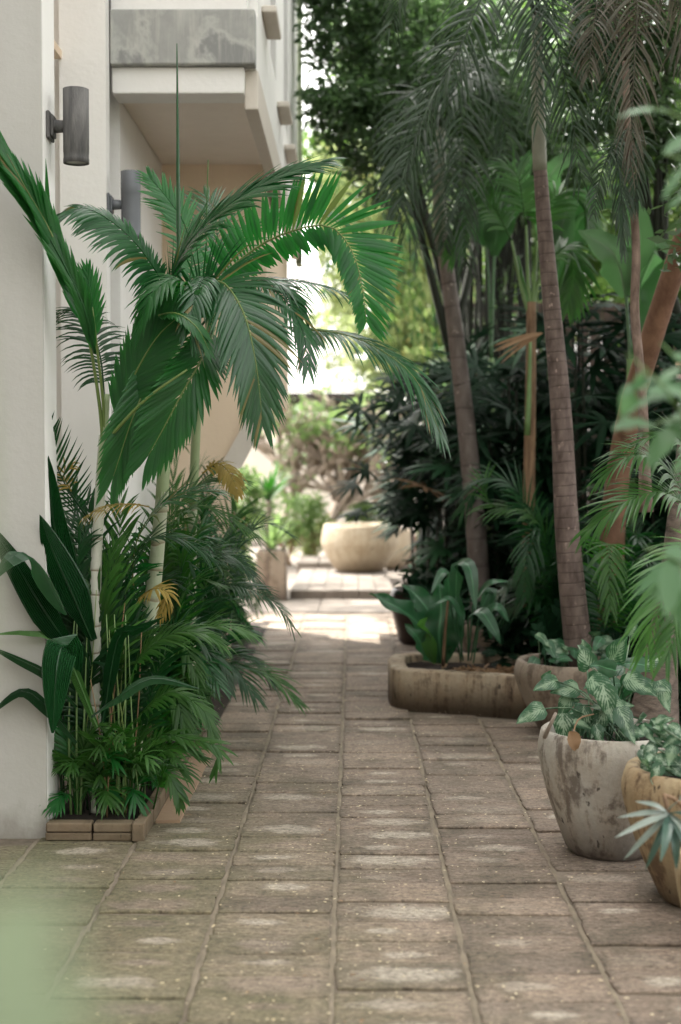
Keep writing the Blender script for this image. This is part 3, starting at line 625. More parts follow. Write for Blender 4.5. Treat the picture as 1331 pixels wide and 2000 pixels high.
frond(pb, M['pleat'], PP([(360, 640, 5.65), (372, 570, 5.4), (340, 545, 5.3), (296, 575, 5.2), (266, 650, 5.2)]), .15, .017, 36, (0, -.5, 1), (50, 20), 1.2, .05, .2, r0=.007, rmat=M['petiole'])
frond(pb, M['hero2'], PP([(365, 640, 5.7), (385, 570, 5.5), (400, 540, 5.4), (385, 570, 5.25), (372, 640, 5.2), (395, 680, 5.2)]), .14, .018, 26, (0, -.4, 1), (55, 20), 1.2, .05, .3, r0=.006, rmat=M['petiole'])
# third palm: right sweeping fronds
frond(pc, M['hero2'], PP([(412, 620, 5.9), (450, 570, 5.9), (540, 548, 5.8), (620, 556, 5.8), (690, 585, 5.8), (745, 640, 5.8)]), .17, .012, 46, (0, -.3, 1), (62, 22), .9, .05, .25, r0=.006, hero=False, rmat=M['petiole'])
frond(pc, M['hero2'], PP([(415, 620, 5.9), (480, 630, 5.8), (590, 642, 5.7), (680, 655, 5.6), (755, 690, 5.55), (815, 745, 5.5), (862, 850, 5.5)]), .24, .013, 56, (0, -.4, 1), (40, 12), .9, .0, .3, r0=.006, **H)
frond(pc, M['hero'], PP([(415, 610, 5.9), (450, 500, 6.1), (500, 440, 6.2), (575, 410, 6.3), (650, 420, 6.3), (700, 460, 6.3), (740, 520, 6.3)]), .24, .013, 44, (0, -.3, 1), (58, 20), .9, .05, .3, r0=.006, rmat=M['petiole'])
frond(pc, M['hero2'], PP([(412, 620, 5.9), (425, 500, 6.3), (420, 420, 6.4), (400, 380, 6.5)]), .25, .014, 30, (.2, -1, .3), (60, 20), .5, .05, .3, r0=.006, rmat=M['petiole'])
frond(pc, M['hero2'], PP([(415, 600, 5.9), (470, 560, 5.7), (540, 570, 5.6), (590, 640, 5.55), (602, 720, 5.5)]), .18, .015, 34, (0, -.3, 1), (55, 20), 1.0, .05, .25, r0=.006, rmat=M['petiole'])
mb = MB(); tube(mb, catmull(PP([(352, 640, 5.75), (349, 430, 5.75), (346, 85, 5.7)]), 20), lambda t: .0098 * (1 - .8 * t ** 2), 8); mb.build('spear_leaf', M['hero2'], pb)
mb = MB(); tube(mb, catmull(PP([(404, 640, 6.0), (404, 430, 6.0), (407, 312, 6.0)]), 12), lambda t: .006 * (1 - .7 * t), 8); mb.build('spear_leaf', M['areca_lt'], pc)
# first palm: folded, pleated leaves
Q = dict(prof='wide', fold=-.42, jit=.22, tipL=.6, **H)
frond(pa, M['pleat'], PP([(205, 880, 5.4), (235, 795, 5.35), (272, 715, 5.3), (310, 655, 5.27), (350, 618, 5.25)]), .235, .027, 34, (-.3, -1, .15), (36, 16), .35, 0, .22, r0=.0068, **Q)
frond(pa, M['pleat'], PP([(300, 618, 5.3), (345, 612, 5.2), (385, 640, 5.15), (408, 682, 5.15)]), .10, .018, 16, (.2, -.6, .8), (34, 14), .7, 0, .1, r0=.005, **Q)
frond(pb, M['pleat'], PP([(420, 640, 5.5), (395, 700, 5.3), (355, 770, 5.25), (318, 840, 5.25), (290, 890, 5.25)]), .24, .026, 34, (.15, -1, .1), (40, 16), .12, 0, .05, r0=.007, **Q)
frond(pa, M['pleat'], PP([(325, 640, 5.45), (300, 720, 5.35), (262, 810, 5.3), (235, 890, 5.3), (222, 930, 5.3)]), .23, .024, 30, (.3, -1, .1), (30, 12), .12, 0, .05, r0=.006, **Q)
mb = MB(); tube(mb, catmull(PP([(207, 862, 5.3), (285, 780, 5.2), (366, 722, 5.18)]), 10), lambda t: .007 * (1 - .45 * t), 7); mb.build('leaf_stalk', M['petiole'], pa)
mb = MB(); tube(mb, catmull(PP([(203, 905, 5.44), (196, 800, 5.4), (172, 650, 5.3), (146, 560, 5.25)]), 10), lambda t: .008 * (1 - .4 * t), 7); mb.build('leaf_stalk', M['petiole'], pa)
mb = MB(); tube(mb, catmull(PP([(204, 905, 5.44), (203, 800, 5.4), (190, 680, 5.3), (180, 600, 5.25)]), 10), lambda t: .007 * (1 - .4 * t), 7); mb.build('leaf_stalk', M['petiole'], pa)
frond(pa, M['hero'], PP([(168, 640, 5.28), (140, 560, 5.25), (100, 455, 5.15), (52, 370, 5.1), (14, 300, 5.05)]), .25, .024, 40, (.5, -.9, .5), (14, 6), .1, 0, .0, r0=.007, **Q)
frond(pa, M['pleat'], PP([(186, 690, 5.28), (160, 590, 5.2), (100, 470, 5.15), (40, 380, 5.1), (-20, 320, 5.05)]), .22, .022, 36, (.3, -.9, .5), (13, 6), .1, 0, .0, r0=.007, rmat=M['petiole'], jit=.4)
frond(pa, M['hero'], PP([(190, 690, 5.4), (184, 620, 5.4), (176, 560, 5.4), (170, 530, 5.4)]), .13, .018, 12, (0, -1, .3), (30, 10), .1, 0, .2, r0=.006, rmat=M['petiole'])
mb = MB(); blade(mb, P(96, 470, 5.15), P(90, 315, 5.1) - P(96, 470, 5.15), .29, .022, Vector((0, -1, .1)), 0, 6); mb.build('spear_leaf', M['pleat'], pa)
frond(pc, M['hero2'], PP([(390, 640, 5.9), (440, 585, 5.75), (500, 548, 5.7), (560, 560, 5.65), (592, 620, 5.6)]), .17, .017, 34, (0, -.3, 1), (55, 20), 1.0, .05, .3, r0=.006, rmat=M['petiole'])
frond(pa, M['areca_dk'], PP([(206, 800, 5.6), (195, 690, 5.7), (160, 610, 5.8), (118, 612, 5.8)]), .19, .012, 34, (.1, -.4, 1), (75, 25), 1.3, .05, .2, r0=.005)
frond(pa, M['dkpleat'], PP([(170, 1010, 5.6), (130, 950, 5.5), (100, 880, 5.45), (92, 830, 5.4)]), .16, .010, 20, (0, -1, .3), (70, 25), -.2, .05, .1, r0=.005)

# ------------------------------------------------------------ lower foliage on the left
def arc(base, az, reach, h, drop, n=6, j=0):
    b = Vector(base); d = Vector((math.sin(az), math.cos(az), 0)); out = []
    for i in range(n):
        t = i / (n - 1); out.append(b + d * reach * t ** 1.5 + Vector((random.uniform(-j, j), random.uniform(-j, j), h * (1 - (1 - t) ** 1.8) - drop * t ** 3)))
    return out
def clump(name, label, cat, group, base, nf, mat, hr, rr, azr, L, W, n, drop=.25, spread=.1, seed=0, pet=.3, a=(58, 18), droop=.7, mats=None, seg=4, stemmat=None):
    random.seed(seed); t = thing(name, label, cat, base, group)
    for i in range(nf):
        h = random.uniform(*hr); rc = random.uniform(*rr); az = R(random.uniform(*azr))
        b = Vector(base) + Vector((random.uniform(-spread, spread), random.uniform(-spread, spread), 0))
        m = random.choice(mats) if mats else mat; s = random.uniform(.8, 1.15)
        frond(t, m, arc(b, az, rc, h, drop * random.uniform(.5, 1.5), j=.01), L * s, W * s, n, (random.uniform(-.3, .3), -.25, 1), a, droop, .1, pet, r0=.005, seg=seg, gap=.04)
    return t
GA = 'clumping palms filling the bed under the tall palms'
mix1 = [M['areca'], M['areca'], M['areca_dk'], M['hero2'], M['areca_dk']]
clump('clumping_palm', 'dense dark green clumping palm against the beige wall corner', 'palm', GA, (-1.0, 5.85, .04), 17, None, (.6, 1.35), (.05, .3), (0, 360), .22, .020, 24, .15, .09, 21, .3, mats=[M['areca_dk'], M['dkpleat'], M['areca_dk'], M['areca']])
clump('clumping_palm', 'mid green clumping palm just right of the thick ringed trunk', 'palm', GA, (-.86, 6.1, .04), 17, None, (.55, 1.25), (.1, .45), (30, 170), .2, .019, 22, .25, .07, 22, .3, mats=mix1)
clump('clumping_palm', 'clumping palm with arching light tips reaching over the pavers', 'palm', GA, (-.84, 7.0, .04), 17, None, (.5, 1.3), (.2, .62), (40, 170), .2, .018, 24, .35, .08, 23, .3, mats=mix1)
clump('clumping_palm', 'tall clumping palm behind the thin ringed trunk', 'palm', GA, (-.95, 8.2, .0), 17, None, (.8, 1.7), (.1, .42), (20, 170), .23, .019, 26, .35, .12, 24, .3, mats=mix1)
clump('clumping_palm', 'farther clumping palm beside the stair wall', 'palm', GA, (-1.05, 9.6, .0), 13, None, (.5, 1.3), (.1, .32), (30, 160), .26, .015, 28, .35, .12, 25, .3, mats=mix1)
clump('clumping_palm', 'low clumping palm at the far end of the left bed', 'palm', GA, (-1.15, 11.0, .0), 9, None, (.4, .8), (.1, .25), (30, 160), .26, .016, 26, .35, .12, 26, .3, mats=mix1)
# traced fronds sweeping over the path
t = thing('arching_palm', 'feathery palm whose light green fronds droop low over the pavers', 'palm', (-.84, 6.5, .04))
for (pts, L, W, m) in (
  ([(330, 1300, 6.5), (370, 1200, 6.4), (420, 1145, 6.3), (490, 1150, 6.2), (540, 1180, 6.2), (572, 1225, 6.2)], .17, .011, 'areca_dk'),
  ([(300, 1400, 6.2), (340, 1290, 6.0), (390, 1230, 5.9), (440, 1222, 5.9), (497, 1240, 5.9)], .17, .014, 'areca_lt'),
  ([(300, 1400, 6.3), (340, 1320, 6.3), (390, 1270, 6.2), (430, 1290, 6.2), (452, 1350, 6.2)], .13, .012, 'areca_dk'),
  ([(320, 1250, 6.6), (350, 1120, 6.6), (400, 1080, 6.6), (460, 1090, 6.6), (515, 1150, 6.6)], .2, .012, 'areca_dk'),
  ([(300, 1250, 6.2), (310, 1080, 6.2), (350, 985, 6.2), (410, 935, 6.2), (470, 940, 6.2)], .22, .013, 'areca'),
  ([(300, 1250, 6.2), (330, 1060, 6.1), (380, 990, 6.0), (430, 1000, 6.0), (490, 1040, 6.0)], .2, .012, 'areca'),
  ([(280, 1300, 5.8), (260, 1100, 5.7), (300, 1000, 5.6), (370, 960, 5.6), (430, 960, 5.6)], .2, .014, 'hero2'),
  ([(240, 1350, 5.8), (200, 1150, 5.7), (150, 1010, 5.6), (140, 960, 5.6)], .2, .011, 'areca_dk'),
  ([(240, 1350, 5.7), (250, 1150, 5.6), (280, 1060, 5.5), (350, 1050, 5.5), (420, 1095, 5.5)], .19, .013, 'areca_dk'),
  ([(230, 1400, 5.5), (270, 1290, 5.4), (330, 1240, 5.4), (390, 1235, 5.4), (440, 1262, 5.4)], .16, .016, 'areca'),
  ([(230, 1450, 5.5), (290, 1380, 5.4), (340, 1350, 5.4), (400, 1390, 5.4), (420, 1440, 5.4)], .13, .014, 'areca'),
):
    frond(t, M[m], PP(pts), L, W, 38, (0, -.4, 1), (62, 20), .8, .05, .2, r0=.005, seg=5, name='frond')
random.seed(37)
for i in range(20):
    x = random.uniform(120, 300); b = P(x, 1590, 5.45); b.z = .05
    az = R(random.uniform(-120, 130)); pts = arc(tuple(b), az, random.uniform(.08, .26), random.uniform(.5, 1.15), random.uniform(.05, .25), 6, .01)
    frond(t, random.choice([M['areca'], M['areca_dk'], M['areca_dk'], M['areca_lt'], M['dkpleat']]), pts, random.uniform(.15, .22), .017, 24, (random.uniform(-.4, .4), -.6, .8), (55, 16), .7, .05, .35, r0=.004, seg=4, gap=.05)
# dry golden fronds
t = thing('dried_frond', 'withered golden yellow frond hanging at the right edge of the tall palm clump', 'frond', tuple(P(400, 920, 6.1)), 'withered yellow fronds')
frond(t, M['dry'], PP([(395, 925, 6.1), (425, 905, 6.1), (450, 925, 6.05), (466, 965, 6.0)]), .10, .014, 20, (0, -.6, 1), (70, 25), 1.3, 0, .1, r0=.004)
t = thing('dried_frond', 'withered orange frond low in the clump above the light drooping tips', 'frond', tuple(P(280, 1160, 5.5)), 'withered yellow fronds')
frond(t, M['dry'], PP([(270, 1170, 5.5), (300, 1150, 5.4), (330, 1160, 5.4), (312, 1205, 5.4)]), .09, .012, 18, (0, -.8, 1), (70, 25), 1.0, 0, .1, r0=.004)
t = thing('dried_frond', 'wispy yellow frond drooping across the pale trunk nearest the wall', 'frond', tuple(P(290, 1000, 5.3)), 'withered yellow fronds')
frond(t, M['dry'], PP([(292, 990, 5.3), (260, 985, 5.3), (210, 988, 5.3), (165, 1010, 5.3)]), .10, .008, 14, (0, -.3, 1), (65, 25), 1.3, 0, .1, r0=.003)
frond(t, M['dry'], PP([(140, 960, 5.5), (125, 925, 5.5), (140, 905, 5.5)]), .08, .01, 10, (0, -.6, 1), (70, 25), .8, 0, .1, r0=.003)
# broad pleated leaves of young palms at the wall
yp = thing('young_palm', 'young palm with broad dark pleated leaves in front of the beige wall', 'palm', (-1.03, 5.42, .04))
for k, (pts, W, nr, m, prof) in enumerate((
  ([(185, 1250, 5.4), (135, 1150, 5.4), (105, 1020, 5.35), (95, 890, 5.3)], .125, (.3, -1, .1), 'dkpleat', 'wide'),
  ([(180, 1250, 5.35), (150, 1180, 5.3), (105, 1080, 5.25), (78, 1005, 5.2)], .13, (-.2, -1, .3), 'dkpleat', 'wide'),
  ([(150, 1330, 5.3), (128, 1262, 5.2), (112, 1300, 5.1), (103, 1432, 5.1)], .12, (.1, -1, .2), 'hero2', 'oval'),
  ([(190, 1420, 5.3), (120, 1260, 5.25), (55, 1235, 5.2), (-25, 1240, 5.2)], .05, (0, -.5, 1), 'areca_lt', 'strap'),
  ([(160, 1300, 5.3), (85, 1190, 5.2), (30, 1100, 5.2), (-30, 1010, 5.2)], .11, (.5, -.9, .4), 'dkpleat', 'wide'),
  ([(130, 1200, 5.2), (60, 1090, 5.1), (20, 1090, 5.0), (-30, 1150, 5.0)], .10, (.1, -.5, 1), 'hero2', 'oval'),
  ([(180, 1400, 5.25), (230, 1362, 5.1), (300, 1325, 5.1), (390, 1345, 5.1)], .06, (0, -.6, 1), 'hero2', 'strap'),
  ([(200, 1420, 5.35), (230, 1250, 5.3), (270, 1230, 5.25), (320, 1205, 5.2)], .055, (.2, -1, .2), 'dkpleat', 'wide'),
  ([(150, 1380, 5.3), (95, 1320, 5.2), (40, 1290, 5.2), (-25, 1260, 5.2)], .05, (0, -.6, 1), 'areca_dk', 'strap'),
  ([(150, 1450, 5.3), (90, 1380, 5.2), (40, 1350, 5.2), (-25, 1400, 5.2)], .06, (0, -.6, 1), 'areca_dk', 'strap'),
)):
    mb = MB(); broad(mb, PP(pts), W, nr, 7, .10, -.25, prof, 16, seed=k); tube(mb, catmull(PP(pts), 12), lambda t: .0045 * (1 - .7 * t), 5); mb.build('leaf', M[m], yp, smooth=False, uv=True)
mb = MB()
for x in (135, 150, 165, 215, 232, 245): tube(mb, catmull(PP([(x + random.uniform(-10, 10), 1600, 5.4), (x, 1400, 5.4), (x + random.uniform(-15, 15), 1200, 5.4)]), 8), lambda t: .006 * (1 - .6 * t), 6)
mb.build('stem', M['stem_g'], yp)
# seedlings at the foot
random.seed(31)
seed_defs = [((150, 1590), 'low seedling tuft at the left end of the brick planter'), ((200, 1600), 'low seedling tuft between the pale trunk and the planter front'),
             ((255, 1590), 'low seedling tuft at the planter corner brick'), ((300, 1560), 'spreading seedling tuft overhanging the pinkish pad'), ((330, 1480), 'leafy seedling tuft behind the pinkish pad')]
for (px, py), lab in seed_defs:
    D = 3889 / (py - 900) if py < 1580 else 5.4; p = P(px, py, D); p.z = .04
    t = thing('palm_seedling', lab, 'palm', tuple(p), 'palm seedlings at the foot of the tall palms')
    for i in range(17):
        az = R(random.uniform(0, 360)); pts = arc(p, az, random.uniform(.05, .20), random.uniform(.14, .44), .08, 5)
        m = random.choice([M['areca_lt'], M['areca'], M['areca'], M['hero']])
        frond(t, m, pts, random.uniform(.09, .15), .015, 9, (0, -.4, 1), (50, 12), .7, .1, .5, r0=.003, seg=4)
for (pts, L) in (([(270, 1560, 5.5), (300, 1480, 5.4), (350, 1460, 5.35), (400, 1480, 5.35)], .11), ([(290, 1540, 5.5), (310, 1440, 5.4), (370, 1445, 5.35), (425, 1460, 5.3), (420, 1510, 5.3)], .12), ([(300, 1580, 5.4), (320, 1510, 5.35), (345, 1540, 5.3), (352, 1570, 5.3)], .1)):
    frond(t, M['areca'], PP(pts), L, .017, 16, (0, -.5, 1), (45, 14), .6, .05, .3, r0=.004)
# thin green stalks in the planter
t = thing('stalk_clump', 'bundle of thin yellow green stalks between the ringed trunks', 'stalks', (-.93, 5.5, .04))
for i in range(46):
    x = random.uniform(120, 300); y0 = random.uniform(5.35, 5.9); b = P(x, 1600, y0); b.z = .03
    tp = P(x + random.uniform(-40, 60), random.uniform(1150, 1450), y0 + random.uniform(-.1, .1))
    mb = MB(); tube(mb, catmull([b, b.lerp(tp, .5) + Vector((random.uniform(-.02, .02), 0, 0)), tp], 6), lambda t: .0035 * (1 - .5 * t), 5); mb.build('stalk', random.choice([M['stem_g'], M['petiole'], M['drybrown'], M['stem_dk']]), t)

# ------------------------------------------------------------ right side: planter, pots
def sweep_wall(mb, pts, h, th, k=None):
    n = len(pts); v = []; f = []
    pr = [(-th / 2, 0), (-th / 2, h - .012), (-th / 2 + .012, h), (th / 2 - .012, h), (th / 2, h - .012), (th / 2, 0)]
    for i in range(n):
        T = (pts[min(i + 1, n - 1)] - pts[max(i - 1, 0)]).normalized(); S = Vector((T.y, -T.x, 0)).normalized()
        for (s, z) in pr:
            v.append(pts[i] + S * (s + random.uniform(-.0015, .0015)) + Vector((0, 0, z + (random.uniform(-.0025, .0025) if z else 0))))
    m = len(pr)
    for i in range(n - 1):
        for a in range(m): f.append((i * m + a, (i + 1) * m + a, (i + 1) * m + (a + 1) % m, i * m + (a + 1) % m))
    f += [tuple(range(m)), tuple((n - 1) * m + a for a in range(m - 1, -1, -1))]
    mb.add(v, f)
random.seed(8)
pr_ = thing('concrete_planter', 'low stained concrete planter with a rounded corner, jutting into the path', 'planter', (.6, 8.4, 0))
cp = catmull([Vector((1.5, 8.62, -.01)), Vector((.9, 8.64, -.01)), Vector((.42, 8.66, -.01)), Vector((.30, 8.60, -.01)), Vector((.262, 8.45, -.01)), Vector((.262, 8.2, -.01)), Vector((.28, 8.05, -.01)), Vector((.36, 7.985, -.01)), Vector((.5, 7.94, -.01)), Vector((.75, 7.83, -.01)), Vector((1.1, 7.68, -.01))], 130)
mb = MB(); sweep_wall(mb, cp, .235, .10); mb.build('kerb_wall', M['curb'], pr_)
mb = MB(); gv = []; gf = []
for i in range(24):
    for j in range(16):
        x = .31 + i / 23 * 1.2; y0 = 8.04 - .43 * (x - .35); y = y0 + j / 15 * (8.6 - y0); gv.append((x, y, .165 + random.uniform(-.012, .02)))
for i in range(23):
    for j in range(15): gf.append((i * 16 + j, (i + 1) * 16 + j, (i + 1) * 16 + j + 1, i * 16 + j + 1))
mb.add(gv, gf); mb.build('soil', M['soil'], pr_, smooth=False)
V, F = leafcloud([(.85, 8.2, .185, .45, .28, .012, 420)], .05, .5, 4)
np_mesh('leaf_litter', V, F, M['drybrown'], pr_)['kind'] = 'stuff'

def pot(name, label, c, rb, rm, rr, h, mat, lip=.03, group=None, soil=.05, sd=0, hm=.84):
    t = thing(name, label, 'pot', c, group); pf = []
    for i in range(19):
        s = i / 18
        if s < hm: q = s / hm; r = rb + (rm - rb) * (.55 * math.sin(q * math.pi / 2) + .45 * q)
        else: q = (s - hm) / (1 - hm); r = rm - (rm - rr) * q ** 1.8
        pf.append((r, s * h))
    pf = [(rb * .9, 0)] + pf; pf[1] = (rb, .012)
    pf += [(rr - lip * .25, h + .006), (rr - lip * .8, h + .004), (rr - lip, h - .008), (rr - lip - .005, h - soil - .03)]
    mb = MB(); lathe(mb, c, pf, 56, .006, sd); mb.build('body', mat, t)
    mb = MB(); k = 26; z = h - soil; v = [(c[0], c[1], c[2] + z + .01)]; f = []
    for rng_ in (0.5, 1):
        for a in range(k): v.append((c[0] + (rr - lip) * rng_ * math.cos(6.2832 * a / k), c[1] + (rr - lip) * rng_ * math.sin(6.2832 * a / k), c[2] + z + random.uniform(-.008, .008)))
    f = [(0, 1 + a, 1 + (a + 1) % k) for a in range(k)] + [(1 + a, 1 + k + a, 1 + k + (a + 1) % k, 1 + (a + 1) % k) for a in range(k)]
    mb.add(v, f); mb.build('soil', M['soil'], t, smooth=False); return t
GPt = 'large round bellied concrete pots along the right of the path'
cA = (1.13, 7.25, -.005); cB = (.925, 5.08, -.005); cC = (1.135, 4.5, -.005)
pot('planter_pot', 'brownish grey round pot holding the foot of the ringed palm trunk', cA, .155, .305, .29, .385, M['pot_back'], .035, GPt, sd=1)
pot('planter_pot', 'big pale grey bellied pot with dark speckled stains, holding variegated leaves', cB, .150, .262, .250, .44, M['pot_grey'], .03, GPt, sd=2)
pot('planter_pot', 'ochre stained bellied pot with a thick rim at the right edge', cC, .145, .275, .258, .43, M['pot_yellow'], .04, GPt, sd=3)
pot('planter_pot', 'brown sided pot under the silvery star shaped leaves, nearest the viewer', (1.105, 3.95, -.005), .14, .20, .19, .30, M['pot_yellow'], .03, GPt, sd=4)
pot('bowl_planter', 'shallow grey bowl behind the broad leaves of the concrete planter', (.93, 9.6, .0), .14, .215, .20, .30, M['pot_back'], .02, None, sd=5)
pot('glazed_pot', 'dark brown glazed pot behind the left corner of the concrete planter', (.50, 10.9, .0), .14, .22, .20, .42, M['brownpot'], .02, None, sd=6)

# palms trunks on the right
GD = 'tall feather palms rising among the shaded plants'
t1 = palm('feather_palm', 'leaning grey palm trunk with wide rings, behind the dark fan leaves', GD, PP([(940, 1310, 9.5), (936, 1120, 9.5), (918, 900, 9.5), (896, 700, 9.5), (878, 560, 9.5), (862, 455, 9.5)]), .078, .045, M['trunk1'], (PP([(862, 460, 9.5), (858, 380, 9.5), (862, 250, 9.5)]), .046), 48)
t2 = palm('feather_palm', 'reddish brown ringed palm trunk growing out of the brownish grey pot', GD, PP([(1135, 1310, 7.25), (1118, 1150, 7.25), (1106, 1000, 7.25), (1096, 800, 7.25), (1078, 600, 7.25), (1062, 420, 7.25), (1055, 325, 7.25)]), .073, .034, M['trunk2'], (PP([(1055, 335, 7.25), (1052, 230, 7.25), (1050, 120, 7.25), (1050, 20, 7.3)]), .036), 60)
t3 = palm('feather_palm', 'thin gnarled grey trunk at the upper right with drooping dry dark fronds', GD, PP([(1262, 1000, 6.6), (1255, 780, 6.6), (1247, 690, 6.6), (1240, 600, 6.6), (1243, 500, 6.6), (1238, 400, 6.6), (1226, 250, 6.6), (1222, 120, 6.6)]), .026, .015, M['vine'], None, 30)
random.seed(41)
def dfr(parent, pts, L, W, n=46, m='dark_frond', a=(62, 28), droop=1.0, nr=(0, -.6, 1), **k): frond(parent, M[m], PP(pts), L, W * .85, n, nr, a, droop, .1, .12, r0=.007, seg=5, ls=.6, **k)
dfr(t1, [(862, 260, 9.5), (900, 150, 9.3), (960, 110, 9.2), (880, 180, 9.0), (810, 290, 8.9), (790, 420, 8.9), (830, 500, 8.9)], 0.429, .019, 50)
dfr(t1, [(862, 260, 9.5), (850, 120, 9.2), (880, 110, 8.9), (900, 200, 8.8), (905, 360, 8.8), (910, 510, 8.8)], 0.374, .019, 48)
dfr(t1, [(862, 260, 9.5), (870, 160, 9.4), (940, 150, 9.3), (985, 240, 9.3), (990, 380, 9.3)], 0.351, .019, 44)
dfr(t1, [(862, 260, 9.5), (830, 180, 9.4), (790, 200, 9.3), (775, 320, 9.3), (775, 430, 9.3)], 0.312, .019, 40)
dfr(t1, [(862, 260, 9.5), (868, 300, 9.2), (870, 400, 9.0), (868, 480, 9.0)], 0.273, .019, 34)
dfr(t2, [(1050, 40, 7.3), (1000, -60, 7.1), (950, -20, 6.9), (900, 90, 6.8), (840, 200, 6.8), (790, 330, 6.8)], 0.336, .0145, 54)
dfr(t2, [(1050, 40, 7.3), (1060, -120, 7.0), (1075, -60, 6.7), (1085, 60, 6.6), (1110, 180, 6.6), (1135, 350, 6.6)], 0.336, .0145, 56)
dfr(t2, [(1050, 40, 7.3), (1040, -140, 7.0), (1035, -40, 6.7), (1045, 100, 6.6), (1050, 240, 6.6)], 0.320, .0145, 50)
dfr(t2, [(1050, 40, 7.3), (1110, -60, 7.1), (1160, 0, 7.0), (1185, 110, 7.0), (1190, 230, 7.0)], 0.288, .0145, 44)
dfr(t2, [(1050, 40, 7.3), (1000, -120, 7.2), (900, -90, 7.1), (800, -40, 7.0), (760, 60, 7.0)], 0.288, .0145, 44)
dfr(t3, [(1222, 120, 6.6), (1230, -60, 6.4), (1245, 0, 6.2), (1240, 110, 6.2), (1235, 230, 6.2), (1232, 320, 6.2)], 0.289, .011, 54, 'brown_frond', (62, 18), .9)
dfr(t3, [(1222, 120, 6.6), (1280, -40, 6.5), (1330, 20, 6.4), (1350, 150, 6.4)], 0.289, .011, 44, 'brown_frond')
dfr(t3, [(1222, 120, 6.6), (1180, -20, 6.5), (1160, 50, 6.4), (1150, 150, 6.4)], 0.221, .011, 36, 'brown_frond')
dfr(t3, [(1226, 250, 6.6), (1205, 290, 6.5), (1215, 380, 6.45), (1218, 490, 6.4)], 0.170, .011, 34, 'dark_frond', (36, 10), 1.0)
dfr(t3, [(1226, 250, 6.6), (1250, 270, 6.5), (1245, 330, 6.5), (1240, 400, 6.5)], 0.170, .011, 26, 'dark_frond', (50, 14), 1.0)
dfr(t3, [(1226, 250, 6.6), (1190, 300, 6.5), (1170, 360, 6.5), (1160, 420, 6.5)], 0.119, .011, 22, 'dark_frond')
# fibrous trunk
t4 = palm('fibrous_palm', 'slim fibrous brown palm trunk between the two ringed trunks, green stalks fanning at its top', None, PP([(1032, 1250, 9.0), (1034, 950, 9.0), (1037, 760, 9.0), (1038, 590, 9.0)]), .045, .03, M['fibre'], None, 24)
for k, (x, y, m) in enumerate(((1000, 470, 'stem_g'), (1028, 440, 'stem_g'), (1050, 470, 'stem_g'), (1062, 520, 'stem_g'), (1012, 500, 'areca_lt'))):
    mb = MB(); tube(mb, catmull(PP([(1037, 620, 9.0), ((1037 + x) / 2, 560, 9.0), (x, y, 8.95)]), 8), lambda t: .018 * (1 - .6 * t), 7); mb.build('leaf_stalk', M[m], t4)
mb = MB()
for s in range(9): blade(mb, P(1060, 650, 8.7), Vector((-1, random.uniform(-.3, .3), random.uniform(-.75, .05))), .32, .02, Vector((0, -1, .3)), .3)
mb.build('dry_leaf', M['drybrown'], t4)
mb = MB(); tube(mb, catmull(PP([(1030, 850, 8.9), (1034, 750, 8.9), (1036, 660, 8.9)]), 6), lambda t: .02 * (1 - .5 * t), 7); mb.build('green_sheath', M['stem_g'], t4)
random.seed(43)
for pts in ([(1000, 470, 9), (960, 400, 9), (920, 420, 9), (880, 500, 9)], [(1028, 440, 9), (1010, 340, 9), (970, 330, 9), (930, 400, 9)], [(1050, 470, 9), (1090, 380, 9), (1140, 400, 9), (1160, 470, 9)], [(1062, 520, 9), (1110, 480, 9), (1120, 530, 9), (1110, 600, 9)]):
    frond(t4, M['areca'], PP(pts), .28, .03, 26, (0, -.5, 1), (60, 20), .9, .05, .1, r0=.006)
# orange leaning tree
t5 = thing('leaning_tree', 'smooth orange brown tree trunk leaning out of the frame at the right', 'tree', tuple(P(1195, 1200, 8.0)))
mb = MB(); tube(mb, catmull(PP([(1190, 1280, 8.2), (1200, 1000, 8.0), (1228, 820, 7.8), (1275, 655, 7.5), (1345, 440, 7.2), (1420, 200, 7.0), (1480, -50, 6.9)]), 30), lambda t: .075 - .03 * t, 12); mb.build('trunk', M['orange'], t5)
V, F = leafcloud([(P(1480, -200, 7).x, 7, P(1480, -200, 7).z, .9, .9, .6, 3500)], .09, .4, 5); np_mesh('crown', V, F, M['tree_dk'], t5)
t6 = thing('leaning_tree', 'stubby swollen palm trunk at the right edge behind the ochre pot', 'tree', tuple(P(1290, 1420, 6.6)))
mb = MB(); tube(mb, catmull(PP([(1272, 1470, 6.4), (1285, 1330, 6.4), (1300, 1200, 6.4), (1325, 1000, 6.4), (1345, 850, 6.4), (1370, 500, 6.4)]), 26), lambda t: .13 - .085 * min(1, t * 3.2), 14); mb.build('trunk', M['oldbark'], t6)
V, F = leafcloud([(P(1450, 400, 6.5).x, 6.5, P(1450, 400, 6.5).z, .35, .4, .4, 900)], .09, .4, 6); np_mesh('crown', V, F, M['tree_dk'], t6)

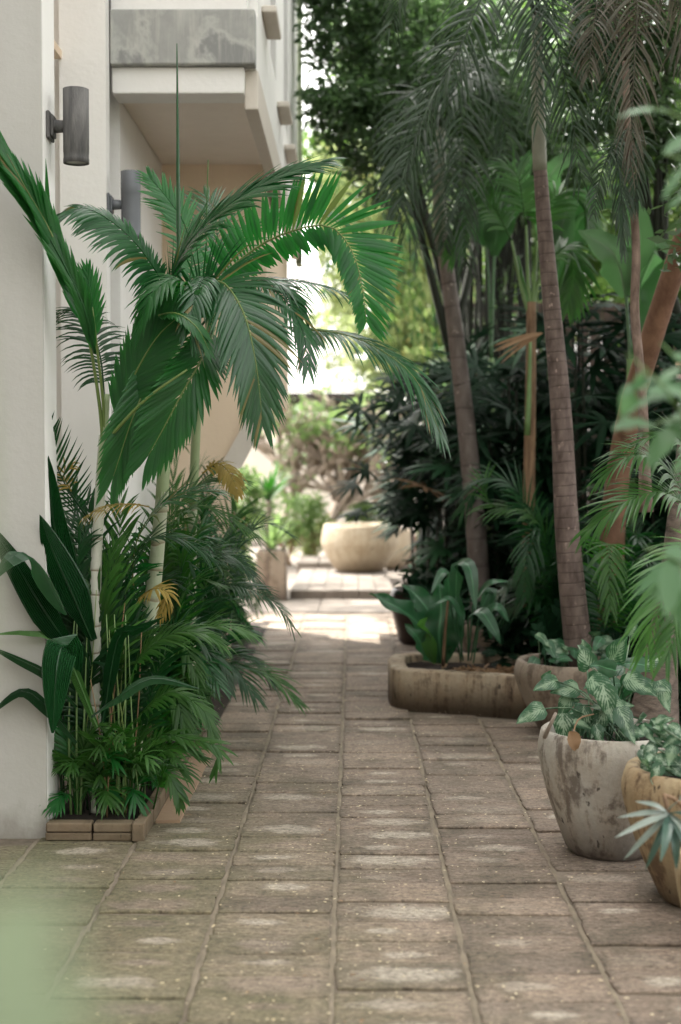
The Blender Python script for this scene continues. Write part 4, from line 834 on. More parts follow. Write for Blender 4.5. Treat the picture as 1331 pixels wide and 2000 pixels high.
# banana plants
random.seed(51)
GB = 'banana plants with big leaves behind the feather palms'
def banana(label, base, leaves):
    t = thing('banana_plant', label, 'banana plant', tuple(base), GB)
    mb = MB(); top = PP([leaves[0][0][0]])[0]; tube(mb, catmull([Vector(base), Vector(base).lerp(top, .6), top], 8), lambda s: .06 * (1 - .6 * s), 10); mb.build('stem', M['stem_g'], t)
    for k, (pts, W, nr, m) in enumerate(leaves):
        q = PP(pts); mb = MB(); broad(mb, q[1:] if len(q) > 3 else q, W * .62, nr, 9, .10, .30, 'wide', 18, 5, .035, k * 3 + len(label), .25)
        c = catmull(q, 16); tube(mb, c, lambda s: .012 * (1 - .8 * s), 6); mb.build('leaf', M[m], t, uv=True)
banana('banana plant with a pale green leaf hanging between the ringed trunk and the gnarled trunk', (1.75, 9.0, 0), [
  ([(1232, 700, 8.8), (1222, 580, 8.8), (1200, 500, 8.7), (1130, 450, 8.6)], .42, (-.2, -1, .5), 'banana'),
  ([(1232, 700, 8.8), (1225, 560, 8.8), (1250, 470, 8.7), (1225, 390, 8.6), (1190, 360, 8.5)], .34, (.2, -1, .4), 'banana'),
  ([(1235, 700, 8.8), (1250, 560, 8.9), (1290, 480, 8.8), (1320, 500, 8.6)], .3, (0, -.7, .9), 'banana'),
  ([(1235, 700, 8.8), (1255, 640, 8.7), (1290, 560, 8.7), (1330, 480, 8.6)], .4, (.5, -1, .2), 'bananadk')])
banana('banana plant with broad leaves fanning right of the tall ringed trunk', (1.45, 10.0, 0), [
  ([(1075, 700, 10), (1085, 550, 10), (1110, 440, 9.9), (1160, 360, 9.8)], .5, (.4, -1, .3), 'bananadk'),
  ([(1075, 700, 10), (1090, 520, 9.9), (1105, 420, 9.8), (1150, 375, 9.7)], .34, (-.5, -1, .6), 'banana'),
  ([(1075, 700, 10), (1090, 480, 10), (1130, 420, 9.9), (1190, 400, 9.8), (1240, 420, 9.7)], .4, (0, -.7, 1), 'banana'),
  ([(1075, 700, 10), (1060, 480, 10), (1070, 360, 9.9), (1110, 310, 9.8), (1180, 300, 9.7)], .36, (0, -.9, .8), 'banana'),
  ([(1075, 700, 10), (1120, 480, 10), (1180, 470, 9.9), (1260, 520, 9.8)], .32, (0, -.7, 1), 'bananadk')])
banana('banana plant glimpsed behind the top of the fibrous trunk', (1.1, 11.2, 0), [
  ([(960, 700, 11.2), (965, 500, 11.2), (980, 420, 11.1), (1030, 380, 11)], .45, (.3, -1, .3), 'bananadk'),
  ([(960, 700, 11.2), (950, 480, 11.2), (920, 400, 11.1), (880, 380, 11)], .45, (.3, -1, .3), 'bananadk'),
  ([(960, 700, 11.2), (970, 460, 11.2), (1000, 360, 11.1), (1040, 300, 11)], .5, (.3, -1, .3), 'banana')])

# rhapis fan palms
def fan(mb, p, axis, nrm, nf, L, W):
    axis = axis.normalized(); S = axis.cross(nrm).normalized()
    for i in range(nf):
        a = R(-105 + 210 * i / (nf - 1) + random.uniform(-5, 5)); d = axis * math.cos(a) + S * math.sin(a) + nrm * random.uniform(-.1, .12)
        blade(mb, p, d, L * random.uniform(.8, 1.1) * (1 - .15 * abs(a) / 1.8), W, nrm, random.uniform(.2, .7), 4, -.2, 'strap')
GR = 'dark fan palms massed under the trees'
def fanpalm(label, c, rad, zr, nl, L, mat, seed, face=(-.2, -1, .5), ns=14, group=GR, lean=0):
    random.seed(seed); t = thing('fan_palm', label, 'palm', (c[0], c[1], 0), group)
    stems = []
    for i in range(ns):
        b = Vector((c[0] + random.uniform(-rad, rad) * .7, c[1] + random.uniform(-rad, rad) * .7, 0)); h = random.uniform(zr[0] + (zr[1] - zr[0]) * .4, zr[1])
        tp = b + Vector((random.uniform(-.12, .12), random.uniform(-.12, .12), h)); stems.append((b, tp))
        mb = MB(); tube(mb, [b, b.lerp(tp, .5), tp], [.012, .011, .008], 6); mb.build('stem', M['stem_dk'], t)
    for i in range(int(nl * 1.45)):
        b, tp = random.choice(stems); s = random.uniform(.35, 1.0); q = b.lerp(tp, s); q.z = max(q.z, random.uniform(*zr))
        az = random.uniform(0, 6.283); el = random.uniform(-.35, .55); d = Vector((math.cos(az), math.sin(az), el)).normalized()
        d = (d + Vector((-lean, 0, 0))).normalized(); pe = q + d * random.uniform(.12, .35) * (rad if not lean else random.uniform(.4, 1.1)) / .45; nr = (UP * .8 + Vector(face) * random.uniform(0, 1.4) - d * .3).normalized(); nr = (nr - d * nr.dot(d)).normalized()
        mat2 = M['drybrown'] if random.random() < .012 else (M['nest'] if random.random() < .06 else mat); mb = MB(); tube(mb, [q, pe], [.004, .003], 4); fan(mb, pe, d + Vector((0, 0, -.2)), nr, random.randint(7, 10), L * random.uniform(.75, 1.15), .040 * L / .3); mb.build('leaf', mat2, t)
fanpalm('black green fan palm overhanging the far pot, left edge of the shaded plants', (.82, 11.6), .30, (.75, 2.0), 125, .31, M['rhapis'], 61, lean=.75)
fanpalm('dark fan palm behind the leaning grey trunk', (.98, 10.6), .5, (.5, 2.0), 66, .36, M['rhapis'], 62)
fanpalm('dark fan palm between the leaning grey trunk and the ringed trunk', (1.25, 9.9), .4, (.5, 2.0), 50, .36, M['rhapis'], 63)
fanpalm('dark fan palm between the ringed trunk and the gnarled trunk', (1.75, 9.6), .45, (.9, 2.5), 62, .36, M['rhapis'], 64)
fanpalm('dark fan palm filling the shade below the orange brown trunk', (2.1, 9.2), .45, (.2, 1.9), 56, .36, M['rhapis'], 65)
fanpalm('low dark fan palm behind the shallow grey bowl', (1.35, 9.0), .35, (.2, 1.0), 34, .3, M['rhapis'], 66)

# dark bamboo clump
random.seed(71)
t = thing('bamboo_clump', 'cluster of slender black green canes behind the two ringed trunks', 'bamboo', (1.3, 12.8, 0))
for i in range(60):
    x = random.uniform(.95, 1.62); y = random.uniform(12.2, 13.2); b = Vector((x, y, 0)); mb = MB()
    tube(mb, catmull([b, b + Vector((random.uniform(-.05, .05), 0, 1.8)), b + Vector((random.uniform(-.3, .3), random.uniform(-.2, .2), 4.6))], 10), lambda s: .02 * (1 - .5 * s), 6); mb.build('cane', M['stem_dk'], t)
V, F = leafcloud([(1.3, 12.7, 4.4, .8, .5, .9, 5000), (1.35, 12.7, 2.6, .5, .4, 1.0, 700)], .14, .16, 7, droop=1.0); np_mesh('crown', V, F, M['tree_dk'], t)
t = thing('bamboo_clump', 'row of thin canes standing behind the dark fan palm beside the far pot', 'bamboo', (.75, 12.6, 0))
for i in range(34):
    x = random.uniform(.5, 1.05); b = Vector((x, random.uniform(12.2, 12.9), 0)); mb = MB()
    tube(mb, catmull([b, b + Vector((random.uniform(-.04, .04), 0, .8)), b + Vector((random.uniform(-.15, .15), 0, 1.8))], 6), lambda s: .013, 6); mb.build('cane', M['stem_dk'], t)

# areca palms on the right
GQ = 'low feathery palms on the shaded right'
def traced(label, base, frs, m, seed):
    random.seed(seed); t = thing('feathery_palm', label, 'palm', tuple(base), GQ)
    for (pts, L, W, n, mm) in frs: frond(t, M[mm or m], PP(pts), L, W, n, (0, -.5, 1), (64, 20), .9, .05, .18, r0=.005)
    return t
traced('feathery palm between the leaning grey trunk and the ringed trunk, arching right in the shade', P(1080, 1310, 8.6), [
  ([(1080, 1290, 8.6), (1060, 1100, 8.5), (1010, 960, 8.4), (950, 935, 8.4), (900, 1000, 8.4)], .3, .02, 38, None),
  ([(1085, 1290, 8.6), (1075, 1080, 8.5), (1030, 1000, 8.4), (960, 985, 8.4), (945, 940, 8.4)], .3, .02, 38, 'areca'),
  ([(1090, 1290, 8.6), (1080, 1120, 8.4), (1050, 1030, 8.3), (1030, 1090, 8.2), (1025, 1160, 8.2)], .26, .02, 34, None),
  ([(1090, 1290, 8.6), (1090, 1150, 8.5), (1060, 1110, 8.4), (1010, 1130, 8.4)], .24, .02, 30, None),
  ([(1085, 1290, 8.6), (1080, 1180, 8.5), (1040, 1160, 8.4), (985, 1200, 8.4)], .26, .018, 30, None)], 'areca_dk', 81)
traced('feathery palm right of the ringed trunk with one leaf hanging like a comb', P(1200, 1320, 7.9), [
  ([(1200, 1300, 7.8), (1195, 1140, 7.5), (1190, 1062, 7.3), (1190, 1110, 7.1), (1192, 1190, 7.05)], .24, .019, 34, 'areca'),
  ([(1205, 1300, 7.8), (1215, 1150, 7.6), (1250, 1090, 7.4), (1300, 1110, 7.3)], .24, .018, 30, None),
  ([(1195, 1300, 7.8), (1170, 1180, 7.8), (1150, 1110, 7.8), (1120, 1130, 7.8)], .24, .018, 28, None)], 'areca_dk', 82)
traced('bright feathery palm arching in from the right edge above the swollen trunk', P(1440, 1250, 5.9), [
  ([(1420, 1200, 5.8), (1360, 1010, 5.7), (1290, 905, 5.6), (1230, 890, 5.5), (1175, 930, 5.5)], .24, .016, 40, 'areca'),
  ([(1420, 1200, 5.8), (1370, 1040, 5.6), (1310, 965, 5.5), (1230, 975, 5.4), (1150, 1035, 5.4)], .26, .017, 42, 'areca'),
  ([(1420, 1200, 5.8), (1350, 900, 5.7), (1290, 850, 5.6), (1230, 870, 5.6)], .2, .016, 32, 'areca'),
  ([(1420, 1200, 4.8), (1390, 1080, 4.7), (1340, 1090, 4.5), (1290, 1180, 4.4), (1262, 1270, 4.4)], .24, .014, 38, 'areca_lt'),
  ([(1430, 1250, 4.8), (1400, 1130, 4.6), (1350, 1160, 4.4), (1300, 1290, 4.3)], .2, .014, 30, 'areca')], 'areca', 83)
clump('feathery_palm', 'dark feathery palm in the deep shade behind the round pots', 'palm', GQ, (1.75, 8.3, 0), 12, M['areca_dk'], (.5, 1.4), (.2, .6), (180, 350), .28, .018, 26, .3, .12, 84)
clump('feathery_palm', 'low dark feathery palm behind the swollen trunk', 'palm', GQ, (1.75, 7.2, 0), 10, M['areca_dk'], (.3, 1.0), (.2, .5), (180, 360), .24, .016, 24, .3, .1, 85)
# ZZ-like plant beside trunk
random.seed(87)
t = thing('glossy_shrub', 'small glossy shrub with paired round leaves left of the ringed trunk foot', 'shrub', tuple(P(1090, 1330, 7.9)))
for pts in ([(1090, 1310, 7.5), (1075, 1240, 7.4), (1060, 1190, 7.3)], [(1085, 1310, 7.5), (1060, 1260, 7.3), (1050, 1225, 7.3)], [(1110, 1310, 7.5), (1090, 1230, 7.4), (1092, 1180, 7.4)]):
    frond(t, M['rhapis'], PP(pts), .09, .045, 9, (0, -.9, .5), (65, 30), .3, .1, .1, prof='oval')

# broad leaf plants in the concrete planter
random.seed(91)
t = thing('nest_fern', 'bird nest fern with long wavy leaves leaning out over the planter corner', 'fern', tuple(P(850, 1310, 8.3)))
for k, (pts, W, nr, m) in enumerate((
  ([(855, 1290, 8.3), (835, 1240, 8.2), (790, 1195, 8.0), (722, 1160, 7.9)], .115, (.35, -.9, .9), 'nest'),
  ([(860, 1290, 8.4), (845, 1210, 8.4), (815, 1165, 8.4), (785, 1140, 8.4)], .12, (.4, -1, .4), 'nest'),
  ([(862, 1295, 8.3), (858, 1240, 8.2), (862, 1190, 8.2), (858, 1135, 8.2)], .14, (.1, -1, .3), 'nest'),
  ([(870, 1290, 8.3), (878, 1230, 8.3), (885, 1180, 8.3), (880, 1140, 8.3)], .12, (-.2, -1, .3), 'nest'),
  ([(850, 1295, 8.2), (838, 1262, 8.1), (822, 1225, 8.05), (836, 1205, 8.0)], .06, (.2, -1, .4), 'areca_lt'),
  ([(845, 1290, 8.2), (830, 1270, 8.1), (812, 1240, 8.0), (790, 1218, 8.0)], .08, (.3, -1, .5), 'nest'))):
    mb = MB(); broad(mb, PP(pts), W * 1.6, nr, 0, 0, .3, 'wide', 26, 4, .10 if m == 'nest' else .02, k); mb.build('leaf', M[m], t, uv=True)
mb = MB(); tube(mb, catmull(PP([(866, 1300, 8.2), (870, 1230, 8.15), (877, 1160, 8.15)]), 6), lambda s: .011 * (1 - .5 * s), 6); mb.build('brown_stalk', M['fibre'], t)
t = thing('broad_leaf_plant', 'broad strap leaved plant arching over the middle of the concrete planter', 'plant', tuple(P(915, 1310, 8.1)))
for k, (pts, W) in enumerate((
  ([(905, 1290, 8.1), (890, 1180, 8.0), (895, 1105, 7.9), (918, 1110, 7.8), (930, 1195, 7.75)], .095),
  ([(900, 1290, 8.15), (880, 1180, 8.1), (870, 1115, 8.0), (842, 1160, 7.9)], .07),
  ([(915, 1290, 8.1), (915, 1205, 8.0), (940, 1195, 7.9), (965, 1230, 7.85), (978, 1258, 7.85)], .09),
  ([(915, 1290, 8.1), (925, 1180, 8.1), (955, 1140, 8.0), (995, 1135, 8.0)], .055),
  ([(920, 1290, 8.1), (935, 1210, 8.0), (970, 1185, 7.95), (995, 1215, 7.95)], .07),
  ([(920, 1290, 8.3), (940, 1190, 8.4), (960, 1150, 8.4), (950, 1200, 8.4)], .08),
  ([(900, 1290, 8.0), (905, 1210, 7.95), (880, 1170, 7.9), (850, 1180, 7.85)], .05),
  ([(925, 1295, 8.0), (935, 1230, 7.95), (955, 1215, 7.9), (960, 1250, 7.9)], .05))):
    mb = MB(); q = PP(pts); broad(mb, q[1:], W, (0, -.8, 1), 0, 0, .15, 'wide', 14, 3, .01, k); tube(mb, catmull(q[:2] + [q[1].lerp(q[2], .2)], 6), lambda s: .005, 5); mb.build('leaf', M['nest'], t, uv=True)
clump('low_shrub', 'dim low shrub at the right end of the concrete planter', 'shrub', None, tuple(P(1000, 1300, 8.6)), 10, M['rhapis'], (.06, .22), (.05, .25), (150, 330), .1, .03, 10, .05, .15, 92)
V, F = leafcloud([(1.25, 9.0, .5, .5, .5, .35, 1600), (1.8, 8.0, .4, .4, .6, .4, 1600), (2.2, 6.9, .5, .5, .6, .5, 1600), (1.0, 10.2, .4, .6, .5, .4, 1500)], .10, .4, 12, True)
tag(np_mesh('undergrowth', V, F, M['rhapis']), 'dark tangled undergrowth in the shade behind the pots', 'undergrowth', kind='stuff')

# variegated plants in pots
def heartleaf(mb, stem, W, L, d, nrm, seed=0):
    q = stem[-1]; tube(mb, catmull(stem, 6), lambda s: .003, 5)
    d = d.normalized(); pts = [q - d * L * .12, q + d * L * .3, q + d * L * .7 + nrm * -.01, q + d * L - Vector((0, 0, L * .12))]
    broad(mb, pts, W, nrm, 0, 0, .18, 'heart', 12, 4, .015, seed, .15)
random.seed(101)
t = thing('variegated_plant', 'arrowhead plant with white marbled leaves in the big pale grey pot', 'plant', (cB[0], cB[1], .42))
for k, (x, y, D, sz, dx, dz) in enumerate(((1058, 1385, 4.95, .10, -1, -.4), (1100, 1400, 5.0, .10, 0, -1), (1160, 1330, 4.95, .14, .8, -.7), (1150, 1300, 5.05, .11, -.3, .6), (1200, 1285, 5.1, .12, .2, .5),
      (1180, 1345, 4.9, .11, .2, -.8), (1228, 1325, 5.0, .11, .8, -.4), (1212, 1390, 4.85, .11, .5, -1), (1195, 1380, 4.9, .08, 1, .2), (1085, 1330, 5.1, .09, -.8, -.2), (1140, 1385, 5.0, .09, -.2, -1), (1178, 1395, 5.0, .09, -.5, -.8),
      (1125, 1345, 5.1, .10, -1, 0), (1250, 1340, 5.1, .10, .8, 0), (1232, 1240, 5.2, .07, .3, .7), (1290, 1335, 5.1, .1, .3, -.9), (1110, 1365, 5.1, .08, -.4, -.7), (1165, 1420, 4.95, .07, .3, -.9), (1235, 1430, 4.9, .06, 1, 0), (1065, 1330, 5.3, .06, .2, .5), (1260, 1300, 5.2, .09, .7, .5), (1145, 1275, 5.2, .07, -.2, .6))):
    tip = P(x, y, D); b = Vector((cB[0] + random.uniform(-.1, .1), cB[1] + random.uniform(-.08, .08), .40)); mid = b.lerp(tip, .55) + Vector((0, 0, .05))
    d = Vector((dx, -.25, dz)); nr = Vector((random.uniform(-.3, .3), -.9, .7)); mb = MB(); heartleaf(mb, [b, mid, tip], sz * .84, sz * 1.0, d, nr, k); mb.build('leaf', random.choice([M['synglt'], M['syng'], M['syng']]), t, uv=True)
for k in range(22):
    tip = P(random.uniform(1085, 1270), random.uniform(1290, 1440), random.uniform(4.95, 5.25)); b = Vector((cB[0] + random.uniform(-.1, .1), cB[1] + random.uniform(-.08, .1), .40)); mb = MB(); sz = random.uniform(.05, .1)
    heartleaf(mb, [b, b.lerp(tip, .55) + Vector((0, 0, .04)), tip], sz, sz * 1.2, Vector((random.uniform(-1, 1), random.uniform(-.5, .2), random.uniform(-1, .3))), Vector((random.uniform(-.8, .8), -.7, random.uniform(.2, 1))), k); mb.build('leaf', random.choice([M['syng'], M['nest'], M['nest']]), t, uv=True)
mb = MB(); q = P(1118, 1440, 4.83); broad(mb, [q + Vector((-.01, 0, .02)), q, q + Vector((.005, -.01, -.025)), q + Vector((.01, -.005, -.045))], .05, (.2, -1, .3), 0, 0, .5, 'oval', 8, 3, .05, 3)
tube(mb, catmull(PP([(1118, 1440, 4.83), (1130, 1405, 4.9), (1160, 1395, 4.95)]), 6), lambda s: .003, 5); mb.build('dead_leaf', M['drybrown'], t)
mb = MB(); tube(mb, catmull(PP([(1064, 1440, 4.95), (1078, 1410, 4.9), (1086, 1393, 4.92)]), 6), lambda s: .008 * (1 - .3 * s), 6); mb.build('peeling_stub', M['frangi'], t)
t = thing('variegated_plant', 'small leaved pale marbled plant in the ochre pot at the right edge', 'plant', (cC[0], cC[1], .42))
random.seed(102)
for k in range(60):
    x = random.uniform(1255, 1400); y = random.uniform(1405, 1520); D = random.uniform(4.35, 4.7); tip = P(x, y, D); b = Vector((cC[0] + random.uniform(-.1, .1), cC[1] + random.uniform(-.08, .08), .38))
    d = Vector((random.uniform(-1, 1), -.4, random.uniform(-.8, .5))); mb = MB(); heartleaf(mb, [b, b.lerp(tip, .5) + Vector((0, 0, .03)), tip], .05, .06, d, Vector((random.uniform(-.4, .4), -.8, .9)), k); mb.build('leaf', random.choice([M['synglt'], M['synglt'], M['syng']]), t, uv=True)
t = thing('variegated_plant', 'sprigs of small leaves growing around the ringed palm trunk in its pot', 'plant', (cA[0], cA[1], .36))
for k in range(26):
    x = random.uniform(1045, 1215); y = random.uniform(1240, 1295); D = random.uniform(7.0, 7.35); tip = P(x, y, D); b = Vector((tip.x + random.uniform(-.04, .04), 7.2, .33))
    mb = MB(); heartleaf(mb, [b, b.lerp(tip, .5) + Vector((0, 0, .02)), tip], .07, .09, Vector((random.uniform(-1, 1), -.3, random.uniform(-.6, .4))), Vector((random.uniform(-.4, .4), -.8, .9)), k); mb.build('leaf', random.choice([M['nest'], M['syng']]), t, uv=True)
# silvery star plant
random.seed(103); t = thing('silver_plant', 'silvery star shaped rosettes hanging over the nearest pot at the lower right', 'plant', (1.105, 3.95, .28))
cs = P(1308, 1590, 3.75)
for k, (x, y, m, W) in enumerate(((1240, 1565, 'silver', .02), (1205, 1597, 'silver', .02), (1200, 1637, 'silver', .022), (1218, 1680, 'silver', .02), (1345, 1540, 'silver', .022), (1260, 1700, 'silverdk', .022), (1355, 1600, 'silverdk', .024), (1300, 1650, 'silverdk', .03), (1340, 1640, 'silver', .02), (1290, 1685, 'silverdk', .03), (1350, 1680, 'silverdk', .03), (1322, 1700, 'silverdk', .03))):
    q = P(x, y, 3.68 + random.uniform(-.05, .05)); mb = MB(); md = cs.lerp(q, .5) + Vector((0, -.02, .012)); broad(mb, [cs + Vector((0, random.uniform(0, .03), 0)), md, q], W * .9, (0, -.8, .8), 0, 0, .3, 'strap', 8, 2, 0, k); mb.build('leaf', M[m], t, uv=True)
mb = MB(); tube(mb, catmull([Vector((1.105, 3.95, .25)), cs + Vector((.02, .08, .03)), cs + Vector((0, .01, 0))], 8), lambda s: .006, 6); mb.build('stem', M['fibre'], t)

# ------------------------------------------------------------ close leaves out of focus
random.seed(111)
def near_shrub(label, base, sprays, mat, ln, wd, prof='oval', group=None):
    t = thing('near_shrub', label, 'shrub', base, group)
    for (pts, n) in sprays:
        q = catmull(PP(pts), 20); mb = MB(); tube(mb, q, lambda s: .004 * (1 - .5 * s), 5); st = mb.build('twig', M['stem_g'], t)
        for i in range(n):
            p = q[int(2 + 18 * i / n)]; d = Vector((random.uniform(-1, 1), random.uniform(-.5, .5), random.uniform(-.6, .5))); mb = MB()
            L = ln * random.uniform(.7, 1.2); broad(mb, [p, p + d.normalized() * L * .5, p + d.normalized() * L - Vector((0, 0, L * .15))], wd * L / ln, (random.uniform(-.5, .5), -.6, 1), 0, 0, .15, prof, 8, 2, .06, i); mb.build('leaf', mat, t, uv=True)
    return t
near_shrub('soft blurred leafy shrub pushing in from the right edge at mid height', (1.2, 2.6, 0), [
  ([(1420, 1000, 2.6), (1360, 860, 2.5), (1300, 760, 2.4), (1225, 690, 2.4)], 16), ([(1420, 900, 2.6), (1370, 780, 2.5), (1320, 700, 2.5), (1290, 670, 2.5)], 14),
  ([(1420, 900, 2.6), (1360, 840, 2.5), (1300, 820, 2.5), (1260, 850, 2.5)], 9), ([(1420, 1200, 2.6), (1360, 1120, 2.5), (1310, 1090, 2.4), (1262, 1070, 2.4)], 12), ([(1420, 1200, 2.6), (1370, 1150, 2.5), (1310, 1140, 2.4)], 8)], M['near_r'], .085, .04)
near_shrub('soft blurred pale leaves hanging in at the upper right edge', (1.3, 2.7, 0), [([(1430, 420, 2.7), (1380, 300, 2.6), (1330, 230, 2.5), (1270, 210, 2.5)], 10), ([(1430, 420, 2.7), (1370, 330, 2.6), (1300, 300, 2.5)], 8)], M['near_r'], .085, .03)
# very close leaf at lower left
t = thing('close_leaf', 'very blurred pale green leaves close to the lens in the lower left corner', 'leaf', tuple(P(-300, 2300, .62)))
for k, (pts, W) in enumerate((([(-350, 2300, .42), (-180, 2080, .40), (0, 1900, .38), (120, 1720, .37)], .07), ([(-250, 2250, .62), (-130, 1600, .6), (-70, 1100, .6), (-50, 500, .6)], .026), ([(-200, 2300, .62), (-40, 2120, .6), (90, 2010, .42), (260, 1960, .38)], .045))):
    mb = MB(); broad(mb, PP(pts), W, (0, -1, .3), 0, 0, .15, 'strap', 14, 3, .01, k); mb.build('leaf', M['near'], t, uv=True)

# ------------------------------------------------------------ far court: platform, pots, fence, house
pf = thing('stone_platform', 'low pale stone slabs stepping up under the cream pot in the sunlit court', 'platform', (-.2, 15.8, 0))
x0, x1 = P(566, 1170, 14.4).x, P(768, 1170, 14.4).x
for i in range(6):
    for j in range(4):
        m2 = MB(); wd = (x1 - x0) / 6; bevbox(m2, x0 + i * wd + .004, x0 + (i + 1) * wd, 14.4 + j * .75, 14.4 + (j + 1) * .75 - .005, .0, .085, .004, .001); m2.build('slab', M['pale_floor'], pf, smooth=False)
for i in range(3):
    m2 = MB(); bevbox(m2, x0 - .05 + i * .28, x0 + .22 + i * .28, 17.4, 18.6, 0, .16, .015, .002); m2.build('slab', M['pale_floor'], pf, smooth=False)
random.seed(9)
cF = P(703, 1108, 16.9); pot('planter_pot', 'huge cream stone bowl glowing in the sunlit court at the end of the path', (cF.x, 16.9, .085), .27, .46, .42, .56, M['pot_far'], .06, None, .1, 7, .6)
cF2 = P(745, 1108, 18.4); pot('planter_pot', 'second pale bowl half hidden behind the huge cream bowl', (cF2.x, 18.6, .0), .3, .42, .40, .5, M['pot_far'], .05, None, .1, 8, .6)
t = thing('square_planter', 'square grey concrete planter at the left of the sunlit court', 'pot', (P(530, 1170, 14.2).x, 14.35, 0))
xq = P(530, 1170, 14.2).x; mb = MB(); bevbox(mb, xq - .15, xq + .15, 14.2, 14.5, 0, .50, .012); mb.build('body', M['pot_back'], t, smooth=False)
mb = MB(); mb.add([(xq - .13, 14.22, .503), (xq + .13, 14.22, .503), (xq + .13, 14.48, .503), (xq - .13, 14.48, .503)], [(0, 1, 2, 3)]); mb.build('soil', M['soil'], t)
def spiky(label, c, n, L, mat, seed, W=.03, cat='plant'):
    random.seed(seed); t = thing('spiky_plant', label, cat, c)
    for i in range(n):
        az = random.uniform(0, 6.283); el = random.uniform(.6, 2.2); d = Vector((math.cos(az), math.sin(az), el)).normalized(); mb = MB(); blade(mb, Vector(c), d, L * random.uniform(.6, 1.1), W, UP, random.uniform(.3, 1.0), 5, .2, 'strap'); mb.build('leaf', mat, t)
spiky('grassy green spiky plant in the square grey planter', (xq, 14.35, .50), 34, .5, M['bush_lt'], 121)
spiky('tall green spiky cluster behind the square planter', (P(525, 950, 15.5).x, 15.5, .95), 26, .5, M['areca'], 122, .045)
mb = MB(); tube(mb, [Vector((P(525, 950, 15.5).x, 15.5, 0)), Vector((P(525, 950, 15.5).x, 15.5, .97))], [.04, .03], 8); mb.build('trunk', M['frangi'], bpy.data.objects[-1] if False else [o for o in bpy.data.objects if o.name.startswith('spiky_plant')][-1])
# reddish fence behind
t = thing('plank_fence', 'reddish brown plank fence beyond the cream pot', 'fence', (.9, 18.9, 0))
for i in range(16):
    m2 = MB(); x = .35 + i * .155; bevbox(m2, x, x + .148, 18.9, 18.93, 0, .42 + (1.2 if x > 1.2 else 0), .004); m2.build('plank', M['fencer'], t, smooth=False)
t = thing('plank_fence', 'dark shaded plank fence closing the garden on the right', 'fence', (2.9, 10, 0))
for i in range(64):
    m2 = MB(); y = 7.5 + i * .125; bevbox(m2, 2.9, 2.925, y, y + .118, 0, 2.3 + random.uniform(-.01, .01), .004); m2.build('plank', M['fenceb'], t, smooth=False)
t = thing('plank_fence', 'dark plank screen behind the black bamboo canes', 'fence', (2.0, 13.6, 0))
for i in range(20):
    m2 = MB(); x = 1.0 + i * .125; bevbox(m2, x, x + .118, 13.6, 13.63, 0, 2.9 + random.uniform(-.01, .01), .004); m2.build('plank', M['fenceb'], t, smooth=False)
# far house
t = thing('far_house', 'house with a glaring pale roof over a dark shaded veranda, beyond the court', 'house', (-1.0, 26, 0))
xa, xb = P(520, 800, 26).x, P(700, 800, 26).x; zt = P(0, 560, 26).z; ze = P(0, 772, 26).z
mb = MB(); rs = (zt - ze - .1) * 1.25; mb.add([(xa - 6, 25.6, ze + .1), (xb, 25.6, ze + .1), (xb, 28.4, ze + .1 + rs), (xa - 6, 28.4, ze + .1 + rs)] + [(xa - 6, 25.6, ze + .04), (xb, 25.6, ze + .04), (xb, 28.4, ze + .04 + rs), (xa - 6, 28.4, ze + .04 + rs)], [(0, 1, 2, 3), (7, 6, 5, 4), (0, 4, 5, 1), (1, 5, 6, 2), (2, 6, 7, 3)]); mb.build('roof', M['farwall'], t, smooth=False)
part('eave', M['dkwood'], [(xa - 6, xb + .4, 25.7, 25.99, ze - .1, ze + .03)], t)
part('wall', M['dkwood'], [(xa - 6, xb + .5, 27.6, 27.8, 0, ze + .1)], t, 'dark recessed lower wall')
part('low_wall', M['cream'], [(xa - 3, xb + .5, 24.0, 24.2, 0, P(0, 835, 24).z)], t)
for i in range(6): part('post', M['cream'], [(xa + i * 1.0, xa + .12 + i * 1.0, 26.0, 26.2, 0, ze - .002)], t)

# frangipani: pale tangled branches
random.seed(131)
fr = thing('frangipani_tree', 'pale bare branching tree with few leaves glowing in front of the white house', 'tree', (.1, 20.5, 0)); tips = []
mb = MB()
def grow(p, d, r, l, depth):
    q = p + d * l; m = p.lerp(q, .5) + Vector((random.uniform(-.06, .06), random.uniform(-.06, .06), random.uniform(0, .05))); tube(mb, [p, m, q], [r, r * .88, r * .8], 6)
    if depth == 0: tips.append(q); return
    for _ in range(3):
        nd = (d + Vector((random.uniform(-1, 1), random.uniform(-.7, .7), random.uniform(-.35, .7))) * .95).normalized(); grow(q, nd, r * .74, l * random.uniform(.7, .95), depth - 1)
for (x, y, dx, dz) in ((P(770, 1000, 20).x, 20, -.6, .7), (P(650, 1000, 20.6).x, 20.6, .1, 1), (P(590, 1000, 20.2).x, 20.2, -.2, 1), (P(700, 1000, 21).x, 21, .5, 1), (P(540, 1000, 20.5).x, 20.5, .3, 1), (P(620, 1000, 20).x, 20, .5, .8), (P(730, 1000, 20.3).x, 20.3, -.3, 1)):
    grow(Vector((x, y, .2)), Vector((dx, 0, dz)).normalized(), .065, .60, 4)
mb.build('branches', M['frangi'], fr)
V, F = leafcloud([(q.x, q.y, q.z, .14, .14, .12, 3) for q in tips], .16, .35, 13, True); np_mesh('foliage', V, F, M['bush_lt'], fr)

